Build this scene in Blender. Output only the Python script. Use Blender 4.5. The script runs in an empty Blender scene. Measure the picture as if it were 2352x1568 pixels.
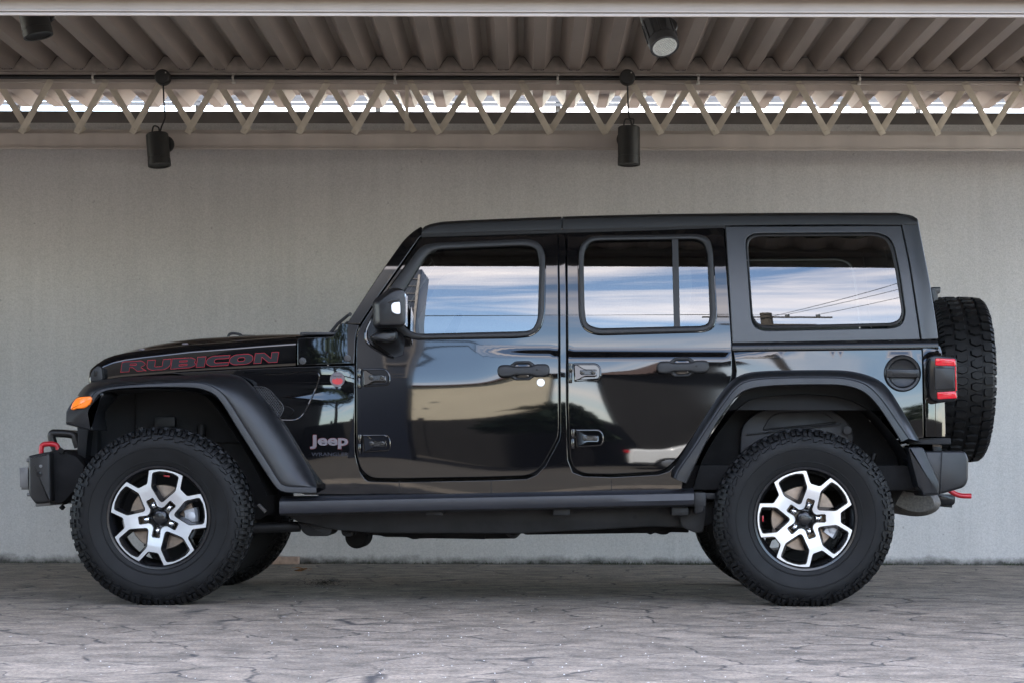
import bpy, bmesh, math, random
from mathutils import Vector, Matrix, noise
from mathutils.geometry import delaunay_2d_cdt
random.seed(7)
C = bpy.context.scene.collection
sc = bpy.context.scene
R = math.radians

# ------------------------------------------------------------------ camera, sky, sun, exposure
CAMD, CAMH, PPM, U0, V0, ROLL = 10.2, 0.692, 493.4, 1280.0, 1050.0, 0.0021
cam = bpy.data.objects.new('camera', bpy.data.cameras.new('camera')); C.objects.link(cam)
cam.data.sensor_width = 36; cam.data.lens = PPM*CAMD/2352*36
cam.data.shift_x = -(U0-1176)/2352; cam.data.shift_y = (V0-784)/2352
cam.data.clip_start = .05; cam.data.clip_end = 3000
cam.matrix_world = Matrix.Translation((0, -CAMD, CAMH)) @ Matrix.Rotation(R(90), 4, 'X') @ Matrix.Rotation(ROLL, 4, 'Z')
sc.camera = cam

SUN_EL, SUN_AZ = 48, -28            # sun stands behind the wall (+Y), a little to the left
EXPO = 3.78
w = bpy.data.worlds.new('World'); sc.world = w; w.use_nodes = True
nt = w.node_tree; nt.nodes.clear(); N = nt.nodes.new; L = nt.links.new
out = N('ShaderNodeOutputWorld'); bg = N('ShaderNodeBackground'); sky = N('ShaderNodeTexSky')
sky.sky_type = 'NISHITA'; sky.sun_disc = False
sky.sun_elevation = R(SUN_EL); sky.sun_rotation = R(SUN_AZ)
sky.air_density = 1.0; sky.dust_density = .6; sky.ozone_density = 1.4
tc = N('ShaderNodeTexCoord'); mp = N('ShaderNodeMapping'); mp.inputs['Scale'].default_value = (1.5, 1.5, 4.2)
nz = N('ShaderNodeTexNoise'); nz.inputs['Scale'].default_value = 2.1; nz.inputs['Detail'].default_value = 9; nz.inputs['Roughness'].default_value = .58
nz.inputs['Distortion'].default_value = .6
rp = N('ShaderNodeValToRGB'); rp.color_ramp.elements[0].position = .475; rp.color_ramp.elements[1].position = .84
mx = N('ShaderNodeMix'); mx.data_type = 'RGBA'
hsv = N('ShaderNodeHueSaturation'); hsv.inputs['Saturation'].default_value = .95; hsv.inputs['Value'].default_value = .66
L(tc.outputs['Generated'], mp.inputs['Vector']); L(mp.outputs[0], nz.inputs['Vector']); L(nz.outputs['Fac'], rp.inputs[0])
L(rp.outputs[0], mx.inputs['Factor']); L(sky.outputs[0], hsv.inputs['Color']); L(hsv.outputs[0], mx.inputs[6]); mx.inputs[7].default_value = (7.3, 6.15, 5.35, 1)
L(mx.outputs[2], bg.inputs[0]); bg.inputs[1].default_value = .15; L(bg.outputs[0], out.inputs[0])
sun = bpy.data.objects.new('sun', bpy.data.lights.new('sun', 'SUN')); C.objects.link(sun)
sun.data.energy = 3.0; sun.data.angle = R(.5); sun.data.color = (1, .95, .87)
_d = Vector((math.sin(R(SUN_AZ))*math.cos(R(SUN_EL)), math.cos(R(SUN_AZ))*math.cos(R(SUN_EL)), math.sin(R(SUN_EL))))
sun.rotation_euler = _d.to_track_quat('Z', 'Y').to_euler()
sc.view_settings.view_transform = 'Standard'; sc.view_settings.look = 'None'
sc.view_settings.exposure = EXPO; sc.view_settings.gamma = 1; sc.view_settings.use_curve_mapping = False
sc.cycles.max_bounces = 8; sc.cycles.sample_clamp_indirect = 6

# ------------------------------------------------------------------ helpers
def P(u, v, Y):
    """measured point of the photo (2352 wide) -> the real point lying in the plane at depth Y"""
    du, dv = u-U0, v-V0
    u2, v2 = du+dv*ROLL, dv-du*ROLL
    k = (CAMD+Y)/CAMD/PPM
    return Vector((u2*k, Y, CAMH-v2*k))
def zc(u0, v0, s):
    return lambda pts: [(u0+p[0]*s, v0+p[1]*s)+tuple(p[2:]) for p in pts]
z1 = zc(0, 643.1, .35157); z3 = zc(716.6, 441, .27543); z4 = zc(735, 780.9, .27543)
r1 = zc(1267.9, 459.4, .46875); r2 = zc(1635.4, 459.4, .35163); r3 = zc(1515.9, 826.9, .3809)
z2 = zc(0, 964.7, .29297); zf = zc(36.75, 790.1, .2461); zm = zc(808.5, 643.1, .11719)
zh = zc(808.5, 826.9, .14063); zd = zc(1130.1, 808.5, .11719); zt = zc(2002.9, 643.1, .35138)
z5 = zc(551.25, 1102.5, .23438); z6 = zc(1102.5, 1102.5, .25392)

def rnd(pts, n=5, close=True):
    """round the corners given a third value (radius)"""
    o = []; m = len(pts)
    for i, p in enumerate(pts):
        r = p[2] if len(p) > 2 else 0
        b = Vector(p[:2])
        if not r or (not close and i in (0, m-1)): o.append(tuple(b)); continue
        a = Vector(pts[i-1][:2]); c = Vector(pts[(i+1) % m][:2])
        d1 = (a-b); d2 = (c-b); l = min(r, d1.length*.48, d2.length*.48)
        q0 = b+d1.normalized()*l; q1 = b+d2.normalized()*l
        for k in range(n+1):
            t = k/n; o.append(tuple(q0*(1-t)**2+b*2*t*(1-t)+q1*t*t))
    return o
def resamp(pts, n, close=False):
    pts = [Vector(p) for p in pts]
    if close: pts = pts+[pts[0]]
    ls = [0]
    for a, b in zip(pts, pts[1:]): ls.append(ls[-1]+(b-a).length)
    o = []; j = 0; m = n if close else n-1
    for i in range(n):
        t = ls[-1]*i/m
        while j < len(ls)-2 and ls[j+1] < t: j += 1
        f = (t-ls[j])/max(1e-9, ls[j+1]-ls[j]); o.append(pts[j].lerp(pts[j+1], min(1, f)))
    return o
def smooth(pts, n=4):
    """Catmull-Rom through points"""
    pts = [Vector(p) for p in pts]; o = []
    for i in range(len(pts)-1):
        p0 = pts[max(0, i-1)]; p1 = pts[i]; p2 = pts[i+1]; p3 = pts[min(len(pts)-1, i+2)]
        for k in range(n):
            t = k/n
            o.append(.5*((2*p1)+(p2-p0)*t+(2*p0-5*p1+4*p2-p3)*t*t+(3*p1-p0-3*p2+p3)*t**3))
    o.append(pts[-1]); return o
def area(p): return sum(p[i-1][0]*p[i][1]-p[i][0]*p[i-1][1] for i in range(len(p)))/2
def offs(p, d):
    """offset a closed 2D polygon inwards by d"""
    p = [Vector(q[:2]) for q in p]; s = 1 if area(p) > 0 else -1; o = []; m = len(p)
    for i in range(m):
        e1 = (p[i]-p[i-1]); e2 = (p[(i+1) % m]-p[i])
        if e1.length < 1e-9: e1 = e2
        if e2.length < 1e-9: e2 = e1
        n1 = Vector((-e1.y, e1.x)).normalized()*s; n2 = Vector((-e2.y, e2.x)).normalized()*s
        n = n1+n2
        n = n/max(.35, n.length_squared/2) if n.length > 1e-6 else n1
        o.append(p[i]+n*d)
    return o
def inside(q, p):
    x, y = q; c = False; j = len(p)-1
    for i in range(len(p)):
        xi, yi = p[i][0], p[i][1]; xj, yj = p[j][0], p[j][1]
        if (yi > y) != (yj > y) and x < (xj-xi)*(y-yi)/(yj-yi)+xi: c = not c
        j = i
    return c

ROOT = {}
def finish(name, me, mat, parent=None, sharp=32, smooth_=True):
    o = bpy.data.objects.new(name, me); C.objects.link(o)
    for m in (mat if isinstance(mat, (list, tuple)) else [mat]): me.materials.append(m)
    if parent is not None:
        o.parent = parent
        if parent.name in ROOT: o.location = -ROOT[parent.name]
    return o
def obj(name, bm, mat, parent=None, sharp=32, recalc=True):
    pair = id(bm) in PAIR; PAIR.discard(id(bm))
    if pair:
        b2 = bm.copy()
        for v in b2.verts: v.co.y = 2*CY-v.co.y
        bmesh.ops.reverse_faces(b2, faces=b2.faces)
        o1 = obj(name, bm, mat, parent, sharp, recalc); obj(name, b2, mat, parent, sharp, recalc); return o1
    if recalc: bmesh.ops.recalc_face_normals(bm, faces=bm.faces)
    me = bpy.data.meshes.new(name); bm.to_mesh(me); bm.free()
    me.polygons.foreach_set('use_smooth', [True]*len(me.polygons))
    me.set_sharp_from_angle(angle=R(sharp))
    return finish(name, me, mat, parent)
def thing(name, label, cat, loc=(0, 0, 0), group=None, kind=None):
    o = bpy.data.objects.new(name, None); C.objects.link(o); o.location = loc; o.empty_display_size = .1
    ROOT[o.name] = Vector(loc)
    return tag(o, label, cat, group, kind)
def tag(o, label, cat, group=None, kind=None):
    if label: o['label'] = label
    if cat: o['category'] = cat
    if group: o['group'] = group
    if kind: o['kind'] = kind
    return o
B = bmesh.new
def box(bm, c, s, bev=0, rot=None, seg=2):
    m = Matrix.Translation(c) @ (rot.to_4x4() if rot else Matrix()) @ Matrix.Diagonal((s[0], s[1], s[2], 1))
    r = bmesh.ops.create_cube(bm, size=1, matrix=m)
    if bev:
        es = list({e for v in r['verts'] for e in v.link_edges})
        bmesh.ops.bevel(bm, geom=es, offset=bev, segments=seg, affect='EDGES', profile=.6)
def bar(bm, a, b, wx, wy, bev=0):
    """rectangular bar between two points"""
    a, b = Vector(a), Vector(b); d = b-a
    z = d.normalized(); y = Vector((0, 1, 0)); x = y.cross(z).normalized(); y = z.cross(x)
    box(bm, (a+b)/2, (wx, wy, d.length), bev, Matrix((x, y, z)).transposed())
def cyl(bm, a, b, r0, r1=None, n=24, bev=0):
    a, b = Vector(a), Vector(b); d = b-a; r1 = r0 if r1 is None else r1
    q = d.to_track_quat('Z', 'Y').to_matrix().to_4x4()
    r = bmesh.ops.create_cone(bm, cap_ends=True, segments=n, radius1=r0, radius2=r1, depth=d.length, matrix=Matrix.Translation((a+b)/2) @ q)
    if bev:
        es = list({e for v in r['verts'] for e in v.link_edges if len(e.link_faces) == 2 and any(len(f.verts) > 4 for f in e.link_faces)})
        bmesh.ops.bevel(bm, geom=es, offset=bev, segments=2, affect='EDGES', profile=.6)
def tube(bm, pts, r, n=10, closed=False):
    pts = [Vector(p) for p in pts]; rings = []; m = len(pts); up = None
    for i, p in enumerate(pts):
        t = (pts[min(m-1, i+1)]-pts[max(0, i-1)]).normalized()
        if up is None: up = t.orthogonal().normalized()
        up = (up-t*up.dot(t)).normalized(); s = t.cross(up)
        rr = r[i] if isinstance(r, (list, tuple)) else r
        rings.append([bm.verts.new(p+(up*math.cos(a)+s*math.sin(a))*rr) for a in [2*math.pi*k/n for k in range(n)]])
    for a, b in zip(rings, rings[1:]):
        for k in range(n): bm.faces.new((a[k], a[(k+1) % n], b[(k+1) % n], b[k]))
    bm.faces.new(rings[0]); bm.faces.new(rings[-1])
def loft(bm, rows, closed=False, cap=False):
    vs = [[bm.verts.new(p) for p in r] for r in rows]
    for a, b in zip(vs, vs[1:]):
        m = len(a)
        for k in range(m if closed else m-1):
            try: bm.faces.new((a[k], a[(k+1) % m], b[(k+1) % m], b[k]))
            except ValueError: pass
    if cap: bm.faces.new(vs[0]); bm.faces.new(vs[-1])
    return vs
def lathe(bm, prof, n=48, c=(0, 0, 0)):
    """profile of (y, r), axis along Y"""
    c = Vector(c)
    loft(bm, [[c+Vector((math.cos(a)*r, y, math.sin(a)*r)) for a in [2*math.pi*k/n for k in range(n)]] for y, r in prof], closed=True)
def prism(bm, uv, y0, y1, bev=.004, back=True, seg=2):
    """outline measured in the photo, front face at depth y0, running back to y1, bevelled front edge"""
    p = [P(u, v, y0) for u, v in uv]; xz = [(q.x, q.z) for q in p]
    prismxz(bm, xz, y0, y1, bev, back, seg)
def prismxz(bm, xz, y0, y1, bev=.004, back=True, seg=2, bevback=0):
    rows = []
    for k in range(seg+1):
        a = math.pi/2*k/seg
        q = offs(xz, bev*(1-math.sin(a))) if bev else xz
        rows.append([Vector((x, y0+bev*(1-math.cos(a)) if y1 > y0 else y0-bev*(1-math.cos(a)), z)) for x, z in q])
        if not bev: break
    if bevback:
        for k in range(seg+1):
            a = math.pi/2*k/seg
            q = offs(xz, bevback*(1-math.cos(a)))
            rows.append([Vector((x, y1-bevback*(1-math.sin(a)), z)) for x, z in q])
    else: rows.append([Vector((x, y1, z)) for x, z in xz])
    vs = loft(bm, rows, closed=True)
    bm.faces.new(vs[0])
    if back: bm.faces.new(vs[-1])

# body skin: depth of the flank as a function of X, Z (integrated tumblehome)
CY = 0.94                                   # centreline of the vehicle
def table(tab, z0, y0):
    zs = [.2+i*.002 for i in range(900)]; ys = []; y = 0
    def sl(z):
        for (a, s0), (b, s1) in zip(tab, tab[1:]):
            if z <= b: return s0+(s1-s0)*max(0, (z-a))/(b-a)
        return tab[-1][1]
    for z in zs: y += sl(z)*.002; ys.append(y)
    off = y0-ys[int((z0-.2)/.002)]
    def f(z):
        t = (z-.2)/.002; i = max(0, min(898, int(t))); return ys[i]+(ys[i+1]-ys[i])*(t-i)+off
    return f
_sa = table([(.2, -.16), (.5, -.07), (.75, 0), (1.165, .085), (1.168, .5), (1.192, .5), (1.195, .07), (1.28, .095), (1.6, .205), (2, .27)], .75, .115)
def _sb(z):
    """same flank with the belt crease smoothed away"""
    a_, b_ = 1.02, 1.30
    if z <= a_ or z >= b_: return _sa(z)
    h = b_-a_; t = (z-a_)/h; y0, y1 = _sa(a_), _sa(b_); m0, m1 = (_sa(a_)-_sa(a_-.01))/.01*h, (_sa(b_+.01)-_sa(b_))/.01*h
    return y0*(2*t**3-3*t*t+1)+m0*(t**3-2*t*t+t)+y1*(3*t*t-2*t**3)+m1*(t**3-t*t)
def skin(x, z):
    t = max(0, min(1, (x+.42)/.3)); t = t*t*(3-2*t)
    return _sb(z)*(1-t)+_sa(z)*t+.005*x*x+max(0, min(1, (1.2-z)/.12))*(.0017*math.sin(x*6.1+z*3.3)+.0013*math.sin(z*8.7-x*2.9+1))
def S(u, v, f=skin, d=0):
    p = P(u, v, .13)
    for _ in range(5): p = P(u, v, f(p.x, p.z)+d)
    return p
def nrm(f, x, z):
    h = .003
    return Vector(((f(x+h, z)-f(x-h, z))/(2*h), -1, (f(x, z+h)-f(x, z-h))/(2*h))).normalized()
def panel(name, outline, holes, mat, parent, f=skin, d=0, thick=.03, r=.004, grid=.035, mirror=False, sub=None):
    """sheet-metal panel cut out of the flank surface f with rolled edges; normals are those of the true surface"""
    F = (lambda x, z: f(x, z)+d)
    def prep(uv):
        q = [S(u, v, F) for u, v in uv]; q = [Vector((a.x, a.z)) for a in q]
        o = []
        for i, a in enumerate(q):                    # densify long edges
            b = q[(i+1) % len(q)]; m = max(1, int((b-a).length/.04))
            o += [a.lerp(b, k/m) for k in range(m)]
        return o
    rings = [prep(outline)]+[prep(h) for h in holes]
    if area(rings[0]) < 0: rings[0].reverse()
    for h in rings[1:]:
        if area(h) > 0: h.reverse()
    inner = [offs(rings[0], r)]+[offs(h, -r) for h in rings[1:]]
    pts = []; edges = []
    for q in inner:
        b = len(pts); pts += q; edges += [(b+i, b+(i+1) % len(q)) for i in range(len(q))]
    nb = len(pts)
    xs = [p.x for p in inner[0]]; zs = [p.y for p in inner[0]]
    x = min(xs)
    while x < max(xs):
        z = min(zs)
        while z < max(zs):
            if inside((x, z), inner[0]) and not any(inside((x, z), h) for h in inner[1:]):
                if min((Vector((x, z))-p).length_squared for p in pts[:nb]) > (grid*.45)**2: pts.append(Vector((x, z)))
            z += grid
        x += grid
    vo, eo, fo, ov, oe, of = delaunay_2d_cdt(pts, edges, [], 0, 1e-6)
    tri = []
    for fc in fo:
        c = (vo[fc[0]]+vo[fc[1]]+vo[fc[2]])/3
        if inside(c, inner[0]) and not any(inside(c, h) for h in inner[1:]): tri.append(fc)
    V = [Vector((p.x, F(p.x, p.y), p.y)) for p in vo]; NV = [nrm(F, p.x, p.y) for p in vo]
    F_ = [tuple(t) for t in tri]; LN = []
    for k, t in enumerate(F_):
        a, b, c = (V[i] for i in t)
        if (b-a).cross(c-a).dot(Vector((0, -1, 0))) < 0: F_[k] = (t[0], t[2], t[1])
    LN = [NV[i] for t in F_ for i in t]
    idx = {}
    for j, src in enumerate(ov):
        for s in src: idx[s] = j
    b0 = 0
    for q, ring in zip(inner, rings):
        m = len(q); o_i = []; bk = []; on = []
        for i in range(m):
            p = ring[i]; dirv = (p-q[i]); dirv = dirv.normalized() if dirv.length > 1e-7 else Vector((0, 0))
            o_i.append(len(V)); V.append(Vector((p.x, F(p.x, p.y)+r, p.y)))
            on.append((Vector((dirv.x, -.25, dirv.y))).normalized())
        for i in range(m):
            p = ring[i]; bk.append(len(V)); V.append(Vector((p.x, F(p.x, p.y)+thick, p.y)))
        for i in range(m):
            j = (i+1) % m; a, b = idx[b0+i], idx[b0+j]
            quad = [(a, NV[a]), (o_i[i], on[i]), (o_i[j], on[j]), (b, NV[b])]
            if len({q_[0] for q_ in quad}) == 4:
                nn = (V[quad[1][0]]-V[quad[0][0]]).cross(V[quad[2][0]]-V[quad[0][0]])
                if nn.dot(on[i]) < 0: quad.reverse()
                F_.append(tuple(q_[0] for q_ in quad)); LN += [q_[1] for q_ in quad]
            quad = [o_i[i], bk[i], bk[j], o_i[j]]
            nn = (V[quad[1]]-V[quad[0]]).cross(V[quad[2]]-V[quad[0]])
            if nn.dot(on[i]) < 0: quad.reverse()
            F_.append(tuple(quad)); LN += [on[i], on[i], on[j], on[j]] if quad[0] == o_i[i] and quad[1] == bk[i] else [on[j], on[j], on[i], on[i]]
        b0 += m
    res = []
    for mir in ([False, True] if mirror else [False]):
        VV, FF, NN = V, F_, LN
        if mir:
            VV = [Vector((p.x, 2*CY-p.y, p.z)) for p in V]; FF = []; NN = []; k = 0
            for t in F_:
                ln = LN[k:k+len(t)]; k += len(t)
                FF.append(tuple(reversed(t))); NN += [Vector((n.x, -n.y, n.z)) for n in reversed(ln)]
        me = bpy.data.meshes.new(name); me.from_pydata([tuple(p) for p in VV], [], FF)
        me.polygons.foreach_set('use_smooth', [True]*len(me.polygons))
        me.normals_split_custom_set([tuple(n) for n in NN]); me.update()
        res.append(finish(name, me, mat, parent))
    return res if mirror else res[0]
def ring_on(bm, outer, inner_, d0, d1, n=96, f=skin, bev=.004):
    """closed trim ring between two outlines, lying on the flank; d0 proud face, d1 back"""
    a = resamp(outer, n, True); b = resamp(inner_, n, True)
    def row(t, d): return [S(p.x*(1-t)+q.x*t, p.y*(1-t)+q.y*t, f, d) for p, q in zip(a, b)]
    loft(bm, [row(0, d1), row(0, d0+bev), row(.18, d0), row(.5, d0-.001), row(.8, d0+.001), row(1, d0+bev*1.5), row(1, d1)], closed=True)
PAIR = set()
def mirrored(bm):
    """ask for the same part again on the far side of the vehicle (an object of its own)"""
    PAIR.add(id(bm))

# ------------------------------------------------------------------ materials
def mat(name, col, rough=.5, metal=0, ior=1.5, var=0, scale=20, bump=0, bscale=None, rvar=0, coat=0, stretch=(1, 1, 1), col2=None, bdist=.01):
    m = bpy.data.materials.new(name); m.use_nodes = True; t = m.node_tree; b = t.nodes['Principled BSDF']
    b.inputs['Base Color'].default_value = (*col, 1); b.inputs['Roughness'].default_value = rough
    b.inputs['Metallic'].default_value = metal; b.inputs['IOR'].default_value = ior
    if coat: b.inputs['Coat Weight'].default_value = coat; b.inputs['Coat Roughness'].default_value = .02
    if var or bump or rvar:
        tc = t.nodes.new('ShaderNodeTexCoord'); mp = t.nodes.new('ShaderNodeMapping'); mp.inputs['Scale'].default_value = stretch
        t.links.new(tc.outputs['Object'], mp.inputs[0])
        n = t.nodes.new('ShaderNodeTexNoise'); n.inputs['Scale'].default_value = scale; n.inputs['Detail'].default_value = 6
        t.links.new(mp.outputs[0], n.inputs['Vector'])
        if var:
            r = t.nodes.new('ShaderNodeValToRGB'); c2 = col2 or tuple(c*(1-var) for c in col)
            r.color_ramp.elements[0].position = .3; r.color_ramp.elements[1].position = .7
            r.color_ramp.elements[0].color = (*c2, 1); r.color_ramp.elements[1].color = (*[c*(1+var*.6) for c in col], 1)
            t.links.new(n.outputs['Fac'], r.inputs[0]); t.links.new(r.outputs[0], b.inputs['Base Color'])
        if rvar:
            q = t.nodes.new('ShaderNodeMapRange'); q.inputs[3].default_value = max(0, rough-rvar); q.inputs[4].default_value = rough+rvar
            q.inputs[1].default_value = .3; q.inputs[2].default_value = .7
            t.links.new(n.outputs['Fac'], q.inputs[0]); t.links.new(q.outputs[0], b.inputs['Roughness'])
        if bump:
            n2 = t.nodes.new('ShaderNodeTexNoise'); n2.inputs['Scale'].default_value = bscale or scale*4; n2.inputs['Detail'].default_value = 4
            t.links.new(mp.outputs[0], n2.inputs['Vector'])
            bp = t.nodes.new('ShaderNodeBump'); bp.inputs['Strength'].default_value = bump; bp.inputs['Distance'].default_value = bdist
            t.links.new(n2.outputs['Fac'], bp.inputs['Height']); t.links.new(bp.outputs[0], b.inputs['Normal'])
    return m
M = {}
M['paint'] = mat('black_paint', (.0025, .0025, .003), .03, ior=1.55)
M['satin'] = mat('satin_black', (.018, .018, .021), .42, var=.2, scale=60, bump=.08, bscale=900, bdist=.0006)
M['flare'] = mat('grained_plastic', (.0085, .009, .0105), .36, ior=1.42, var=.15, scale=30, bump=.12, bscale=1100, bdist=.0006, rvar=.05)
M['hardtop'] = mat('hardtop_texture', (.019, .0205, .024), .36, ior=1.5, var=.12, scale=8, bump=.18, bscale=700, bdist=.0008)
M['rail'] = mat('roof_edge_texture', (.008, .008, .0085), .5, ior=1.35, var=.15, scale=8, bump=.15, bscale=700, bdist=.0008)
M['rubber'] = mat('seal_rubber', (.013, .013, .014), .5, ior=1.4, bump=.05, bscale=500, bdist=.0005)
M['under'] = mat('underbody_dirt', (.008, .0075, .0075), .75, ior=1.3, var=.5, scale=14, bump=.3, bscale=60, bdist=.004)
M['frame'] = mat('chassis_paint', (.014, .0135, .014), .5, ior=1.35, var=.5, scale=9, col2=(.009, .009, .009), bump=.25, bscale=40, bdist=.004)
M['tyre'] = mat('tyre_rubber', (.0045, .0045, .0047), .55, ior=1.3, var=.35, scale=18, bump=.12, bscale=260, bdist=.001, rvar=.1)
M['silver'] = mat('machined_alloy', (.52, .53, .55), .33, metal=.9, var=.04, scale=5, rvar=.04)
M['wheelblack'] = mat('gloss_black_wheel', (.008, .008, .009), .22, bump=.03, bscale=200, bdist=.0004)
M['chrome'] = mat('bright_nut', (.75, .75, .76), .16, metal=1)
M['disc'] = mat('brake_iron', (.26, .21, .17), .38, metal=.75, var=.25, scale=30, stretch=(1, 1, 1))
M['caliper'] = mat('caliper_grey', (.42, .43, .45), .45, metal=.6, var=.2, scale=30)
M['steel'] = mat('bumper_steel', (.013, .012, .0115), .42, ior=1.4, var=.3, scale=16, bump=.1, bscale=300, bdist=.001)
M['plate'] = mat('raw_steel_plate', (.16, .155, .15), .45, metal=.35, var=.3, scale=12)
M['redhook'] = mat('red_hook_paint', (.42, .012, .02), .3, var=.15, scale=40)
M['orange'] = mat('amber_lens', (.9, .19, .015), .12, ior=1.5, var=.1, scale=40)
M['redlens'] = mat('red_lens', (.55, .008, .02), .08, var=.2, scale=25)
M['smoke'] = mat('smoked_lens', (.008, .008, .009), .15, ior=1.35, var=.1, scale=10)
M['whitelens'] = mat('clear_lamp_lens', (.85, .86, .9), .15)
M['badge'] = mat('badge_grey', (.12, .105, .115), .5, metal=.2, var=.1, scale=80)
M['badgedark'] = mat('badge_dark', (.018, .019, .026), .45, ior=1.3)
M['badgeedge'] = mat('badge_red_edge', (.16, .03, .04), .4)
M['decalred'] = mat('decal_red', (.30, .015, .028), .5, ior=1.3)
M['decaldark'] = mat('decal_charcoal', (.012, .013, .016), .5, ior=1.3)
M['seat'] = mat('seat_leather', (.015, .015, .016), .5, bump=.2, bscale=120, bdist=.001)
M['dark'] = mat('cabin_dark', (.006, .006, .007), .8, var=.2, scale=10)
M['cable'] = mat('cable_sheath', (.012, .012, .012), .5, bump=.05, bscale=300, bdist=.0005)
M['lampblack'] = mat('lamp_housing', (.013, .0125, .012), .45, var=.15, scale=30, bump=.05, bscale=500, bdist=.0005)
M['lampgrey'] = mat('lamp_housing_grey', (.05, .052, .055), .5, var=.15, scale=30)
M['muffler'] = mat('muffler_steel', (.08, .072, .062), .6, metal=.2, var=.5, scale=90, bump=.2, bscale=150, bdist=.001)
M['zinc'] = mat('zinc_clip', (.62, .6, .56), .4, metal=.6, var=.2, scale=60)
M['beam'] = mat('beam_paint', (.44, .385, .345), .5, var=.16, scale=5, stretch=(1, 1, .15), bump=.06, bscale=40, bdist=.001)
M['nearbeam'] = mat('near_beam_paint', (.275, .235, .205), .5, var=.1, scale=5, stretch=(1, 1, .15), bump=.06, bscale=40, bdist=.001)  # same beam paint, colour toned down for the strong light on the near girder
M['brace'] = mat('brace_paint', (.55, .49, .40), .5, var=.18, scale=14, bump=.05, bscale=60, bdist=.001)
M['roofsheet'] = mat('roof_sheet_paint', (.36, .30, .26), .5, var=.18, scale=3, stretch=(1, .2, 1), bump=.04, bscale=30, bdist=.001)
M['closure'] = mat('closure_strip', (.24, .205, .18), .7, var=.3, scale=12)

def glass():
    m = bpy.data.materials.new('tinted_glass'); m.use_nodes = True; t = m.node_tree; t.nodes.clear()
    o = t.nodes.new('ShaderNodeOutputMaterial'); g = t.nodes.new('ShaderNodeBsdfGlossy'); tr = t.nodes.new('ShaderNodeBsdfTransparent')
    g.inputs['Roughness'].default_value = .0; g.inputs['Color'].default_value = (.95, .98, 1, 1)
    tr.inputs[0].default_value = (.10, .115, .115, 1)
    f = t.nodes.new('ShaderNodeFresnel'); f.inputs[0].default_value = 1.92
    x = t.nodes.new('ShaderNodeMixShader'); t.links.new(f.outputs[0], x.inputs[0]); t.links.new(tr.outputs[0], x.inputs[1]); t.links.new(g.outputs[0], x.inputs[2])
    t.links.new(x.outputs[0], o.inputs[0]); return m
M['glass'] = glass()

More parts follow.
